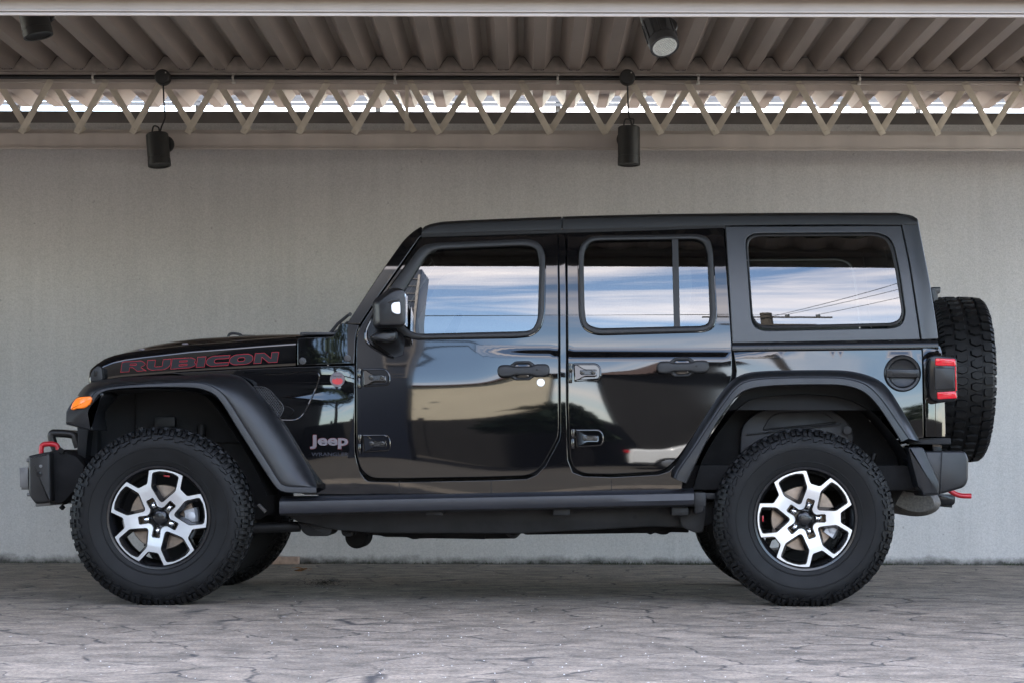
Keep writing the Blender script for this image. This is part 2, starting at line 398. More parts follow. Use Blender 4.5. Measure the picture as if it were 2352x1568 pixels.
def nodes(name):
    m = bpy.data.materials.new(name); m.use_nodes = True; t = m.node_tree; b = t.nodes['Principled BSDF']
    def n(ty, **k):
        x = t.nodes.new('ShaderNode'+ty)
        for a, v in k.items():
            if hasattr(x, a): setattr(x, a, v)
            else: x.inputs[a.replace('_', ' ')].default_value = v
        return x
    return m, t, b, n, t.links.new
def wall_mat():
    m, t, b, n, l = nodes('painted_plaster'); b.inputs['Roughness'].default_value = .75
    tc = n('TexCoord'); mp = n('Mapping'); mp.inputs['Scale'].default_value = (1, 1, .06); l(tc.outputs['Object'], mp.inputs[0])
    st = n('TexNoise', Scale=15, Detail=8, Roughness=.7); l(mp.outputs[0], st.inputs['Vector'])          # vertical runs
    bl = n('TexNoise', Scale=.8, Detail=5); l(tc.outputs['Object'], bl.inputs['Vector'])
    gr = n('TexNoise', Scale=110, Detail=5, Roughness=.7); l(tc.outputs['Object'], gr.inputs['Vector'])
    r1_ = n('ValToRGB'); e = r1_.color_ramp.elements; e[0].position = .34; e[1].position = .64; e[0].color = (.425, .408, .392, 1); e[1].color = (.52, .50, .482, 1)
    mx = n('Mix', data_type='FLOAT'); l(st.outputs[0], mx.inputs[2]); l(bl.outputs[0], mx.inputs[3]); mx.inputs[0].default_value = .58; l(mx.outputs[0], r1_.inputs[0])
    sp = n('TexNoise', Scale=22, Detail=3); l(tc.outputs['Object'], sp.inputs['Vector'])
    r2_ = n('ValToRGB'); e = r2_.color_ramp.elements; e[0].position = .24; e[1].position = .31; e[0].color = (.55, .55, .55, 1); e[1].color = (1, 1, 1, 1); l(sp.outputs[0], r2_.inputs[0])
    m2 = n('Mix', data_type='RGBA', blend_type='MULTIPLY'); m2.inputs[0].default_value = .6; l(r1_.outputs[0], m2.inputs[6]); l(r2_.outputs[0], m2.inputs[7])
    g2 = n('ValToRGB'); e = g2.color_ramp.elements; e[0].position = .35; e[1].position = .65; e[0].color = (.84, .84, .84, 1); e[1].color = (1.08, 1.08, 1.08, 1); l(gr.outputs[0], g2.inputs[0])
    mg2 = n('Mix', data_type='RGBA', blend_type='MULTIPLY'); mg2.inputs[0].default_value = 1; l(m2.outputs[2], mg2.inputs[6]); l(g2.outputs[0], mg2.inputs[7]); m2 = mg2
    # grime line along the foot of the wall
    sx = n('SeparateXYZ'); l(tc.outputs['Object'], sx.inputs[0])
    gn = n('TexNoise', Scale=7, Detail=8, Roughness=.7); l(tc.outputs['Object'], gn.inputs['Vector'])
    ad = n('Math', operation='MULTIPLY_ADD'); l(gn.outputs[0], ad.inputs[0]); ad.inputs[1].default_value = -.13; l(sx.outputs[2], ad.inputs[2])
    r3_ = n('ValToRGB'); e = r3_.color_ramp.elements; e[0].position = 0; e[1].position = .055; e[0].color = (.11, .11, .10, 1); e[1].color = (1, 1, 1, 1)
    ad2 = n('Math', operation='ADD'); l(ad.outputs[0], ad2.inputs[0]); ad2.inputs[1].default_value = .062; l(ad2.outputs[0], r3_.inputs[0])
    m3 = n('Mix', data_type='RGBA', blend_type='MULTIPLY'); m3.inputs[0].default_value = 1; l(m2.outputs[2], m3.inputs[6]); l(r3_.outputs[0], m3.inputs[7])
    l(m3.outputs[2], b.inputs['Base Color'])
    bp = n('Bump'); bp.inputs['Strength'].default_value = .35; bp.inputs['Distance'].default_value = .004; l(gr.outputs[0], bp.inputs['Height']); l(bp.outputs[0], b.inputs['Normal'])
    return m
def paving_mat():
    m, t, b, n, l = nodes('stamped_concrete'); b.inputs['Roughness'].default_value = .7
    tc = n('TexCoord'); dn = n('TexNoise', Scale=2.2, Detail=5, Roughness=.6); l(tc.outputs['Object'], dn.inputs['Vector'])
    dv = n('VectorMath', operation='MULTIPLY_ADD'); l(dn.outputs['Color'], dv.inputs[0]); dv.inputs[1].default_value = (.30, .30, .0); l(tc.outputs['Object'], dv.inputs[2])
    vo = n('TexVoronoi', feature='DISTANCE_TO_EDGE', Scale=2.8); l(dv.outputs[0], vo.inputs['Vector'])
    vc = n('TexVoronoi', Scale=2.8); l(dv.outputs[0], vc.inputs['Vector'])
    cr = n('ValToRGB'); e = cr.color_ramp.elements; e[0].position = .003; e[1].position = .026; e[0].color = (0, 0, 0, 1); e[1].color = (1, 1, 1, 1); wn = n('TexNoise', Scale=6, Detail=3); l(tc.outputs['Object'], wn.inputs['Vector']); wr = n('MapRange'); wr.inputs[1].default_value = .35; wr.inputs[2].default_value = .68; wr.inputs[3].default_value = 1.7; wr.inputs[4].default_value = .42; l(wn.outputs[0], wr.inputs[0]); wm = n('Math', operation='MULTIPLY'); l(vo.outputs[0], wm.inputs[0]); l(wr.outputs[0], wm.inputs[1]); l(wm.outputs[0], cr.inputs[0])
    # cracks fade where dust fills them
    fd = n('TexNoise', Scale=3.1, Detail=3); l(tc.outputs['Object'], fd.inputs['Vector'])
    fr = n('ValToRGB'); e = fr.color_ramp.elements; e[0].position = .45; e[1].position = .56; l(fd.outputs[0], fr.inputs[0])
    ck = n('Mix', data_type='FLOAT'); l(fr.outputs[0], ck.inputs[0]); l(cr.outputs[0], ck.inputs[3]); ck.inputs[2].default_value = 1
    ck2 = n('Mix', data_type='FLOAT'); ck2.inputs[0].default_value = .4; l(ck.outputs[0], ck2.inputs[2]); l(cr.outputs[0], ck2.inputs[3])
    mp = n('Mapping'); mp.inputs['Scale'].default_value = (1.0, 1.15, 1); l(tc.outputs['Object'], mp.inputs[0])
    a = n('TexNoise', Scale=5.5, Detail=12, Roughness=.74); l(mp.outputs[0], a.inputs['Vector'])
    ra = n('ValToRGB'); e = ra.color_ramp.elements; e[0].position = .34; e[1].position = .66; e[0].color = (.095, .080, .060, 1); e[1].color = (.345, .280, .212, 1); l(a.outputs[0], ra.inputs[0])
    cm = n('Mix', data_type='RGBA', blend_type='MULTIPLY'); cm.inputs[0].default_value = .30; l(ra.outputs[0], cm.inputs[6]); bw = n('RGBToBW'); l(vc.outputs['Color'], bw.inputs[0]); l(bw.outputs[0], cm.inputs[7])
    hs = n('HueSaturation'); hs.inputs['Saturation'].default_value = .9; l(cm.outputs[2], hs.inputs['Color'])
    g = n('TexNoise', Scale=75, Detail=6, Roughness=.75); l(tc.outputs['Object'], g.inputs['Vector'])
    rg = n('ValToRGB'); e = rg.color_ramp.elements; e[0].position = .34; e[1].position = .66; e[0].color = (.42, .42, .42, 1); e[1].color = (1.5, 1.5, 1.5, 1); l(g.outputs[0], rg.inputs[0])
    mg = n('Mix', data_type='RGBA', blend_type='MULTIPLY'); mg.inputs[0].default_value = 1; l(hs.outputs[0], mg.inputs[6]); l(rg.outputs[0], mg.inputs[7])
    s = n('TexNoise', Scale=34, Detail=2, Distortion=.8); mp2 = n('Mapping'); mp2.inputs['Scale'].default_value = (1, 2, 1); l(tc.outputs['Object'], mp2.inputs[0]); l(mp2.outputs[0], s.inputs['Vector'])
    rs = n('ValToRGB'); e = rs.color_ramp.elements; e[0].position = .735; e[1].position = .77; l(s.outputs[0], rs.inputs[0])
    ms = n('Mix', data_type='RGBA'); l(rs.outputs[0], ms.inputs[0]); l(mg.outputs[2], ms.inputs[6]); ms.inputs[7].default_value = (.75, .75, .76, 1)
    mc = n('Mix', data_type='RGBA'); l(ck2.outputs[0], mc.inputs[0]); mc.inputs[6].default_value = (.028, .026, .026, 1); l(ms.outputs[2], mc.inputs[7])
    l(mc.outputs[2], b.inputs['Base Color'])
    h1 = n('Math', operation='MULTIPLY_ADD'); l(ck.outputs[0], h1.inputs[0]); h1.inputs[1].default_value = 1.0
    h0 = n('Math', operation='MULTIPLY'); l(a.outputs[0], h0.inputs[0]); h0.inputs[1].default_value = 1.1; l(h0.outputs[0], h1.inputs[2])
    h2 = n('Math', operation='MULTIPLY_ADD'); l(g.outputs[0], h2.inputs[0]); h2.inputs[1].default_value = .22; l(h1.outputs[0], h2.inputs[2])
    bp = n('Bump'); bp.inputs['Strength'].default_value = .6; bp.inputs['Distance'].default_value = .012; l(h2.outputs[0], bp.inputs['Height']); l(bp.outputs[0], b.inputs['Normal'])
    return m
M['wall'] = wall_mat(); M['paving'] = paving_mat()
M['asphalt'] = mat('road_asphalt', (.065, .056, .046), .9, var=.3, scale=3, bump=.3, bscale=200, bdist=.004)
M['brick'] = mat('fired_brick', (.36, .25, .19), .85, var=.25, scale=30, bump=.3, bscale=120, bdist=.002)
M['leaf'] = mat('dry_leaf', (.30, .14, .05), .7, var=.4, scale=60)
M['litter'] = mat('dark_litter', (.018, .016, .013), .9, var=.4, scale=60)
M['weed'] = mat('moss_green', (.035, .042, .02), .85, var=.5, scale=60)

# ================================================================== THE SETTING
def sheet(name, x0, x1, y0, y1, z, m):
    bm = B(); bm.faces.new([bm.verts.new(p) for p in ((x0, y0, z), (x1, y0, z), (x1, y1, z), (x0, y1, z))])
    o = obj(name, bm, m); o['kind'] = 'structure'; return o
sheet('ground', -900, 900, -900, 900, -.006, M['asphalt'])
sheet('paved_yard', -16, 16, -4.6, 4.04, 0, M['paving'])
WY = 4.04
bm = B(); box(bm, (0, WY+.1, 1.378), (44, .2, 2.956))
tag(obj('boundary_wall', bm, M['wall']), 'long plain pale grey plastered wall with dirty foot behind the black vehicle', 'wall')

# canopy roof of trapezoidal sheet, ribs running front to back
Y0R, Y1R, ZR, HR, PER = -1.46, 5.14, 3.1326, .088, .2232
XPH = (457-1280)/PPM*1.343
prof = [(0, HR), (.016, HR), (.076, 0), (.1116, 0)]
prof = prof+[(PER-x, z) for x, z in prof[-2::-1]][:-1]
n0 = int(-9.5/PER); NP = 76; xs = [(XPH+(n0+k)*PER+x, z) for k in range(NP) for x, z in prof]
shear = lambda y: -.0153*(y-3.5)
bm = B(); ys = [Y0R, -.5, 1, 2, 3, 4, Y1R]
loft(bm, [[Vector((x+shear(y), y, ZR+z)) for x, z in xs] for y in ys]+[[Vector((x+shear(y), y, ZR+z+.006)) for x, z in xs] for y in reversed(ys)])
canopy = thing('canopy_roof', 'deep canopy roof of taupe corrugated sheet over the parked vehicle', 'roof', (0, 0, ZR))
obj('corrugated_sheet', bm, M['roofsheet'], canopy, sharp=12)
bm = B(); yc = 3.60
top = [Vector((x+shear(yc), yc, ZR+z-.004)) for x, z in xs]
loft(bm, [top, [Vector((p.x, yc, ZR-.02)) for p in top], [Vector((p.x, yc+.03, ZR-.02)) for p in top], [p+Vector((0, .03, 0)) for p in top]])
obj('closure_strip', bm, M['closure'], canopy)
bm = B(); box(bm, (-3.0, -1.45, 2.83), (16, .02, .62), .004); obj('front_fascia', bm, M['closure'], canopy)
# shallow corrugated strip added inside the front edge for wavy glints in windows
bm = B(); sx = [(x, z*.30) for x, z in xs]
loft(bm, [[Vector((x, y, 2.562+z+dz)) for x, z in sx] for y, dz in ((-1.40, 0), (-1.15, .02), (-1.15, .026), (-1.40, .006))]); obj('glint_strip', bm, M['roofsheet'], canopy, sharp=12)
# thin dark rim line round each closure
bm = B()
for k in range(NP):
    cx = XPH+(n0+k)*PER
    pts = [Vector((cx+x+shear(yc), yc-.004, ZR+z-.008)) for x, z in [(-.1, .002), (-.084, .002), (-.02, HR-.004), (.02, HR-.004), (.084, .002), (.1, .002)]]
    tube(bm, pts, .0022, 5)
obj('closure_seal', bm, M['rubber'], canopy)

def truss(name, label, Yt, ztop, flip_x, ph, bmat, zb=2.628):
    """double lattice girder: flat chords with crossed braces front and back"""
    t = thing(name, label, 'truss', (-3.5, Yt, 2.63), 'lattice girders under the canopy roof')
    bm = B(); box(bm, (-3.0, Yt+.03, ztop-.031), (15.8, .008, .066)); box(bm, (-3.0, Yt+.07, ztop-.004), (15.8, .08, .008))
    box(bm, (-3.0, Yt+.02, ztop-.070), (15.8, .022, .010), .002)
    box(bm, (-3.0, Yt+.075, ztop-.085), (15.8, .004, .04)); obj('top_chord', bm, bmat, t)
    bm = B(); box(bm, (-3.0, Yt+.02, zb+.055), (15.8, .006, .086)); box(bm, (-3.0, Yt+.012, zb+.006), (15.8, .014, .012), .003); box(bm, (-3.0, Yt+.010, zb+.020), (15.8, .008, .006), .002)
    box(bm, (-3.0, Yt+.06, zb+.100), (15.8, .08, .006)); box(bm, (-3.0, Yt+.110, zb+.113), (15.8, .006, .05)); obj('bottom_chord', bm, bmat, t)
    za, zt = zb+.108, ztop-.072
    step = .3502
    for k in range(-24, 19):
        x = ph+k*step
        left = x < flip_x
        dx = .190
        for s, y in ((1, Yt+.012), (-1, Yt+.105)):
            fr = (s > 0)
            sg = (1 if left else -1) if fr else (-1 if left else 1)
            xc = x+(0 if fr else step*.53)
            zz0, zz1 = (za-.006, zt+.016) if fr else (za+.02, zt+.01)
            bm = B(); bar(bm, (xc-sg*dx*.5, y, zz0), (xc+sg*dx*.5, y, zz1), .041, .006, .0015)
            if fr:
                for e in (-1, 1):
                    q = Vector((xc+sg*e*dx*.42, y, (zz0+zz1)/2+e*(zz1-zz0)*.43))
                    cyl(bm, q+Vector((0, -.001, 0)), q+Vector((0, -.007, 0)), .0075, .006, 8)
            obj('brace', bm, M['brace'], t)
    bm = B(); box(bm, (flip_x+.08, Yt+.016, (za+zt)/2), (.022, .006, zt-za-.03)); obj('post', bm, M['brace'], t)
    return t
ZT = P(1280, 165, 3.62).z
FLIP = P(905, 250, 3.62).x
truss('roof_truss', 'taupe lattice girder in front of the wall carrying the black conduit', 3.62, ZT, FLIP, P(210, 250, 3.63).x, M['beam'])
truss('roof_truss', 'lattice girder at the top edge, nearest the viewer', -1.42, ZT, FLIP, P(210, 250, 3.63).x, M['nearbeam'], P(1280, 38, -1.42).z)
for x in (-10.4, 4.6):
    for y in (-1.38, 3.72):
        bm = B(); box(bm, (x, y, 1.22), (.12, .12, 2.44), .006); box(bm, (x, y, .008), (.26, .26, .016))
        tag(obj('canopy_column', bm, M['beam']), 'square taupe steel column carrying the end of a lattice girder', 'column', 'columns of the canopy')

# dark beam and daylight slats seen over the wall
bm = B(); box(bm, (0, 4.55, 2.885), (26, .12, .24), .004)
tag(obj('eaves_beam', bm, mat('eaves_beam_paint', (.12, .105, .095), .6, var=.2, scale=6)), 'dark horizontal beam over the wall top, behind the lattice girder', 'beam')
lv = thing('louvre_screen', 'pale horizontal slats in the bright gap between wall top and roof', 'louvre', (0, 6.2, 2.9))
slm = mat('louvre_grey', (.13, .125, .12), .5, var=.08, scale=6)
for v in (241, 231.5, 223, 215, 207, 199):
    p = P(1280, v, 6.2); bm = B(); box(bm, (0, 6.2, p.z), (28, .10, .004), 0, Matrix.Rotation(R(-4), 3, 'X')); box(bm, (0, 6.155, p.z-.006), (28, .006, .026)); obj('slat', bm, slm, lv)
for k in range(-5, 6):
    bm = B(); box(bm, (k*1.35, 6.24, 3.1), (.04, .03, .7)); obj('upright', bm, slm, lv)

# conduit with clips
cz = P(1280, 178.5, 3.55).z
cond = thing('electrical_conduit', 'black conduit pipe running along the far lattice girder', 'conduit', (0, 3.58, cz))
bm = B(); cyl(bm, (-10.7, 3.585, cz), (3.8, 3.585, cz), .0115, n=14); cyl(bm, (-10.7, 3.597, cz+.012), (3.8, 3.597, cz+.012), .006, n=8); obj('pipe', bm, M['cable'], cond)
for u in (213, 535, 907, 1281, 1604, 1975, 2346):
    p = P(u, 178, 3.58); bm = B()
    tube(bm, [(p.x, 3.60, cz+.022), (p.x, 3.585, cz+.0155), (p.x, 3.570, cz+.002), (p.x, 3.570, cz-.004), (p.x, 3.585, cz-.0135), (p.x, 3.60, cz-.018)], .007, 6)
    box(bm, (p.x, 3.612, cz-.024), (.022, .022, .02), .002); box(bm, (p.x, 3.612, cz+.026), (.022, .022, .014), .002)
    obj('pipe_clip', bm, M['zinc'], cond)
for u, lab in ((373, 'round black junction box on the conduit, above the left hanging spotlight'), (1441, 'round black junction box on the conduit, above the right hanging spotlight')):
    p = P(u, 177.5, 3.56); b_ = thing('junction_box', lab, 'junction box', (p.x, 3.57, p.z), 'junction boxes on the conduit')
    bm = B(); lathe(bm, [(3.61, .001), (3.61, .049), (3.56, .049), (3.545, .046), (3.54, .040), (3.538, .001)], 28, (p.x, 0, p.z)); obj('body', bm, M['lampblack'], b_)
    bm = B(); box(bm, (p.x+.024, 3.538, p.z+.024), (.008, .004, .008), .001); obj('screw', bm, M['zinc'], b_)

def spot(label, u, v, Y, rad, ln, tilt, yaw, m, lens=False, cable=None, bracket=1):
    """cylindrical LED spotlight; axis points down, tilted sideways / towards the viewer"""
    p = P(u, v, Y); t = thing('spotlight', label, 'spotlight', p, 'canopy spotlights')
    Q = Matrix.Translation(p) @ Matrix.Rotation(R(tilt), 4, 'Y') @ Matrix.Rotation(R(yaw), 4, 'X')
    def put(name, bm, mm, par):
        bmesh.ops.transform(bm, matrix=Q, verts=bm.verts); return obj(name, bm, mm, par)
    bm = B(); h = ln/2
    prof = [(-h, .001), (-h, rad*.93), (-h+.006, rad), (h*.55, rad), (h*.55, rad*.96), (h*.60, rad*.96), (h*.60, rad*1.02), (h, rad*1.02), (h, rad*.86), (h-.006, rad*.86), (h-.012, .001)]
    lathe(bm, prof, 40)
    bmesh.ops.transform(bm, matrix=Matrix.Rotation(R(-90), 4, 'X'), verts=bm.verts)       # +Y -> -Z : lamp looks down
    body = put('housing', bm, m, t)
    bm = B()
    for k in range(12):
        a = 2*math.pi*k/12; box(bm, (math.cos(a)*rad*1.005, math.sin(a)*rad*1.005, -h*.05), (.010, .010, ln*.5), .002, Matrix.Rotation(a, 3, 'Z'))
    if lens: put('cooling_fin', bm, m, body)
    else: bm.free()
    if lens:
        bm = B(); cyl(bm, (0, 0, -h+.003), (0, 0, -h-.001), rad*.85, n=40)
        for i in range(-5, 6):
            for j in range(-5, 6):
                x, y = (i+.5*(j % 2))*rad*.155, j*rad*.135
                if math.hypot(x, y) < rad*.76: bmesh.ops.create_icosphere(bm, subdivisions=1, radius=rad*.075, matrix=Matrix.Translation((x, y, -h-.001)))
        put('lens', bm, mat('led_lens', (.62, .66, .64), .15, var=.1, scale=80), t)
    bm = B(); s = bracket
    cyl(bm, (s*rad*.6, .03, h*.42), (s*rad*.6, .052, h*.42), rad*.78, n=28, bev=.004)
    tube(bm, [(s*rad*.6, .05, h*.42), (s*rad*.6, .14, h*.42)], .018, 10)
    put('mounting_bracket', bm, m, t)
    if cable:
        bm = B(); q = Vector(cable); tp = Q @ Vector((0, 0, h)); a = Q @ Vector((-rad*.45, 0, h-.005)); 
        tube(bm, smooth([q, q+Vector((.004, 0, -.12)), q+Vector((.012, -.005, -.22)), tp+Vector((.030, -.01, .045)), tp+Vector((.018, -.01, .0)), tp+Vector((.01, 0, .04)), tp+Vector((-.02, 0, .05)), a+Vector((0, 0, .02)), a], 5), .0052, 8)
        put2 = obj('power_cable', bm, M['cable'], t)
    return t
c1 = P(375, 190, 3.57); c2 = P(1441, 190, 3.57)
spot('left black hanging spotlight on a cable in front of the far girder, slightly tilted', 363.5, 345, 3.50, .070, .205, -6, -8, M['lampblack'], cable=c1, bracket=1)
spot('right black hanging spotlight on a cable in front of the far girder, upright', 1444.5, 336, 3.50, .069, .24, 0, -4, M['lampblack'], cable=c2, bracket=-.55)
spot('grey spotlight behind the near girder with its round LED lens showing', 1514, 70, -.30, .066, .21, -15, -32, M['lampgrey'], lens=True)
spot('dark spotlight at the upper left corner, half hidden by the near girder', 80, 46, -.35, .066, .155, -13, -3, M['lampblack'])

# small things on the ground
p = P(692, 1296, WY-.06)
bm = B(); box(bm, (P(679, 1290, 3.8).x-.10, WY-.055, .024), (.20, .09, .048), .005)
tag(obj('loose_brick', bm, M['brick']), 'small pinkish brick lying at the foot of the wall behind the front wheel', 'brick')
random.seed(3)
def scatter(bm, u, v, ru, rv, n, s0, s1):
    for _ in range(n):
        a = random.uniform(0, 2*math.pi); r_ = abs(random.gauss(0, .55))
        uu, vv = u+math.cos(a)*r_*ru, v+math.sin(a)*r_*rv
        # ground point under that direction
        y = CAMH*CAMD*PPM/max(1, vv-V0)-CAMD; q = P(uu, vv, y); s = random.uniform(s0, s1)
        m = Matrix.Translation((q.x, q.y, .004+random.uniform(0, s*.3))) @ Matrix.Rotation(random.uniform(0, 6.28), 4, 'Z') @ Matrix.Rotation(random.uniform(-.6, .6), 4, 'X')
        vs = [bm.verts.new(m @ Vector(c)) for c in ((-s, 0, 0), (-s*.2, s*.35, s*.15), (s, 0, .02*s), (-s*.1, -s*.4, s*.1))]; bm.faces.new(vs)
bm = B(); scatter(bm, 695, 1310, 18, 5, 26, .012, .03); o = obj('leaf_litter', bm, M['leaf']); tag(o, 'few dry brown leaves scattered near the loose brick', 'leaves', kind='stuff')
bm = B(); scatter(bm, 745, 1340, 62, 12, 700, .002, .008); o = obj('dirt_litter', bm, M['litter']); tag(o, 'dark crumbly litter on the paving under the vehicle', 'litter', kind='stuff')
bm = B()
for _ in range(1500):
    t = random.random(); x = random.choice([random.uniform(.2, 2.2), random.uniform(2.9, 4), random.uniform(-4, 4)]); h = random.uniform(.004, .035)*random.random()
    y = WY-random.uniform(0, .03); a = random.uniform(-.5, .5)
    q = Vector((x, y, 0)); vs = [bm.verts.new(q+Vector(c)) for c in ((-.003, 0, 0), (.003, 0, 0), (a*h+.001, -.004, h))]; bm.faces.new(vs)
o = obj('moss_fringe', bm, M['weed']); tag(o, 'thin dark moss and weeds along the foot of the wall', 'moss', kind='stuff')
for _ in range(1):
    bm = B()
    for k in range(200):
        uu = random.gauss(1050, 480); vv = random.uniform(1345, 1568); y = CAMH*CAMD*PPM/(vv-V0)-CAMD; q = P(uu, vv, y); s = random.uniform(.001, .0032)
        bmesh.ops.create_icosphere(bm, subdivisions=1, radius=s, matrix=Matrix.Translation((q.x, q.y, s*.4)) @ Matrix.Diagonal((1, 1, .6, 1)))
    o = obj('grit', bm, mat('pale_grit', (.62, .61, .6), .8)); tag(o, 'pale grit and paint flecks sprinkled over the paving', 'grit', kind='stuff')

# ------------------------------------------------------------------ the street behind the viewer (seen mirrored in paint and glass)
cream = mat('cream_render', (.62, .54, .40), .8, var=.08, scale=1.5, bump=.1, bscale=30)
darkw = mat('brown_boards', (.013, .011, .0105), .8, var=.4, scale=2, stretch=(4, 1, 1))
tile = mat('roof_tiles', (.10, .06, .045), .8, var=.3, scale=3)
pane = mat('window_pane', (.02, .025, .03), .1)
def house(name, label, x0, x1, y0, y1, h, rh, wm):
    t = thing(name, label, 'house', ((x0+x1)/2, (y0+y1)/2, 0))
    bm = B(); box(bm, ((x0+x1)/2, (y0+y1)/2, h/2), (x1-x0, y1-y0, h)); obj('wall', bm, wm, t)
    e = .3; cx, cy = (x0+x1)/2, (y0+y1)/2; bm = B()
    lo = [bm.verts.new((x, y, h+.01)) for x, y in ((x0-e, y0-e), (x1+e, y0-e), (x1+e, y1+e), (x0-e, y1+e))]
    hi = [bm.verts.new((x, cy, h+rh)) for x in (x0+.25*(x1-x0), x1-.25*(x1-x0))]
    for f in ((lo[0], lo[1], hi[1], hi[0]), (lo[1], lo[2], hi[1]), (lo[2], lo[3], hi[0], hi[1]), (lo[3], lo[0], hi[0]), tuple(reversed(lo))): bm.faces.new(f)
    obj('roof', bm, tile, t)
    return t
hs = house('cream_house', 'cream rendered house across the street', -2.9, -.35, -20.5, -16.5, 4.1, .6, cream)
house('dark_house', 'dark brown timber house across the street', .75, 2.2, -21, -16.5, 3.9, .9, darkw)
bm = B(); box(bm, (0, -15.6, .9), (44, .15, 1.8)); 
for k in range(-14, 15): box(bm, (k*1.6, -15.51, .95), (.14, .05, 1.95))
tag(obj('street_fence', bm, darkw), 'dark boarded fence across the street', 'fence')
house('shading_house', 'low dark house added on the far side of the wall to shade the ground', -16, 9, 8.5, 15, 2.7, .5, darkw)  # added, unseen; shades ground behind the wall so less bounce reaches the roof
bark = mat('bark', (.05, .038, .028), .9, var=.4, scale=12, bump=.5, bscale=40); fol = mat('foliage', (.035, .055, .022), .7, var=.5, scale=1.5)
def tree(x, y, h, r, label, seed):
    random.seed(seed); t = thing('street_tree', label, 'tree', (x, y, 0), 'trees across the street')
    bm = B(); tube(bm, [(x, y, 0), (x+.05, y, h*.3), (x-.05, y, h*.55), (x, y, h*.8)], [.17, .13, .10, .04], 8)
    tips = []
    for k in range(7):
        a = k*2.4; e = Vector((x+math.cos(a)*r*.7, y+math.sin(a)*r*.7, h*(.62+.05*(k % 4)))); tube(bm, [(x, y, h*(.42+.03*k)), e], [.05, .015], 6); tips.append(e)
    obj('trunk', bm, bark, t); bm = B()
    for c in tips+[Vector((x, y, h*.85))]:
        for _ in range(420):
            d = Vector((random.gauss(0, 1), random.gauss(0, 1), random.gauss(0, .65)))*r*.26
            q = c+d; s = random.uniform(.06, .16); mm = Matrix.Translation(q) @ Matrix.Rotation(random.uniform(0, 6.3), 4, Vector((random.random()-.5, random.random()-.5, random.random()-.5)).normalized())
            bm.faces.new([bm.verts.new(mm @ Vector(w_)) for w_ in ((-s, 0, 0), (0, s*.5, 0), (s, 0, 0), (0, -s*.5, 0))])
    obj('crown', bm, fol, t)
tree(3.5, -17.5, 4.1, 1.1, 'bushy green tree beside the dark timber house', 1)
tree(6.6, -17.2, 3.6, 1.2, 'low rounded tree at the right end of the street fence', 2)
tree(8.2, -8.5, 5.5, 1.9, 'broad dark tree at the right, beside the yard', 12)
tree(-4.7, -16.2, 7.6, 1.9, 'tall leafy tree left of the cream house', 5)
house('sky_blocking_house', 'tall dark brown house added at the left end of the street to darken the hood reflections', -15, -6, -17.5, -10, 6.5, 1.4, darkw)  # added, unseen; keeps the hood mirroring dark and blocks sky from the left
tree(-.1, -14.6, 2.2, .42, 'dark rounded bush in front of the cream house', 9)
pole = thing('utility_pole', 'wooden utility pole with transformer and wires across the street', 'pole', (3.05, -17, 0))
bm = B(); cyl(bm, (3.05, -17, 0), (3.05, -17, 7.1), .13, .09, 12); obj('post', bm, bark, pole)
for z, l_ in ((6.75, 1.9), (6.2, 1.4)):
    bm = B(); box(bm, (3.05, -16.9, z), (l_, .09, .09)); obj('crossarm', bm, bark, pole)
bm = B(); cyl(bm, (2.8, -16.75, 5.3), (2.8, -16.75, 6.05), .24, n=18, bev=.02); obj('transformer', bm, M['beam'], pole)
bm = B()
for dx in (-.75, -.3, .3, .75): cyl(bm, (3.05+dx, -16.9, 6.8), (3.05+dx, -16.9, 6.95), .035, n=8)
obj('insulator', bm, M['lampgrey'], pole)
for i, (a, b_) in enumerate((((2.3, -16.9, 6.95), (-26, -17.2, 7.0)), ((2.75, -16.9, 6.95), (-26, -16.9, 7.1)), ((3.35, -16.9, 6.95), (-26, -16.5, 7.2)), ((3.8, -16.9, 6.95), (7.6, -9, 10.5)), ((3.35, -16.9, 6.95), (7.1, -9, 10.5)), ((2.75, -16.9, 6.4), (6.4, -9, 10.2)))):
    a, b_ = Vector(a), Vector(b_); bm = B(); tube(bm, [a.lerp(b_, k/14)-Vector((0, 0, .35*4*(k/14)*(1-k/14))) for k in range(15)], .012, 5); obj('wire', bm, M['cable'], pole)
navy = mat('navy_steel', (.012, .016, .028), .4, var=.1, scale=3)
tk = thing('reflection_block', 'narrow dark navy tower shape with a ladder, added beside the viewer for its dark reflection', 'tower', (-2.0, -11.2, 0))  # added, unseen; stands for the dark upright form mirrored in the front door
bm = B(); box(bm, (-2.0, -11.2, 3.6), (.92, 1.2, 7.2), .02); obj('shaft', bm, navy, tk)
bm = B()
for k in range(8): box(bm, (-1.72, -10.57, 4.0+k*.38), (.30, .02, .025), .004)
for x in (-1.88, -1.56): box(bm, (x, -10.57, 5.4), (.03, .02, 3.0), .004)
obj('ladder', bm, M['closure'], tk)

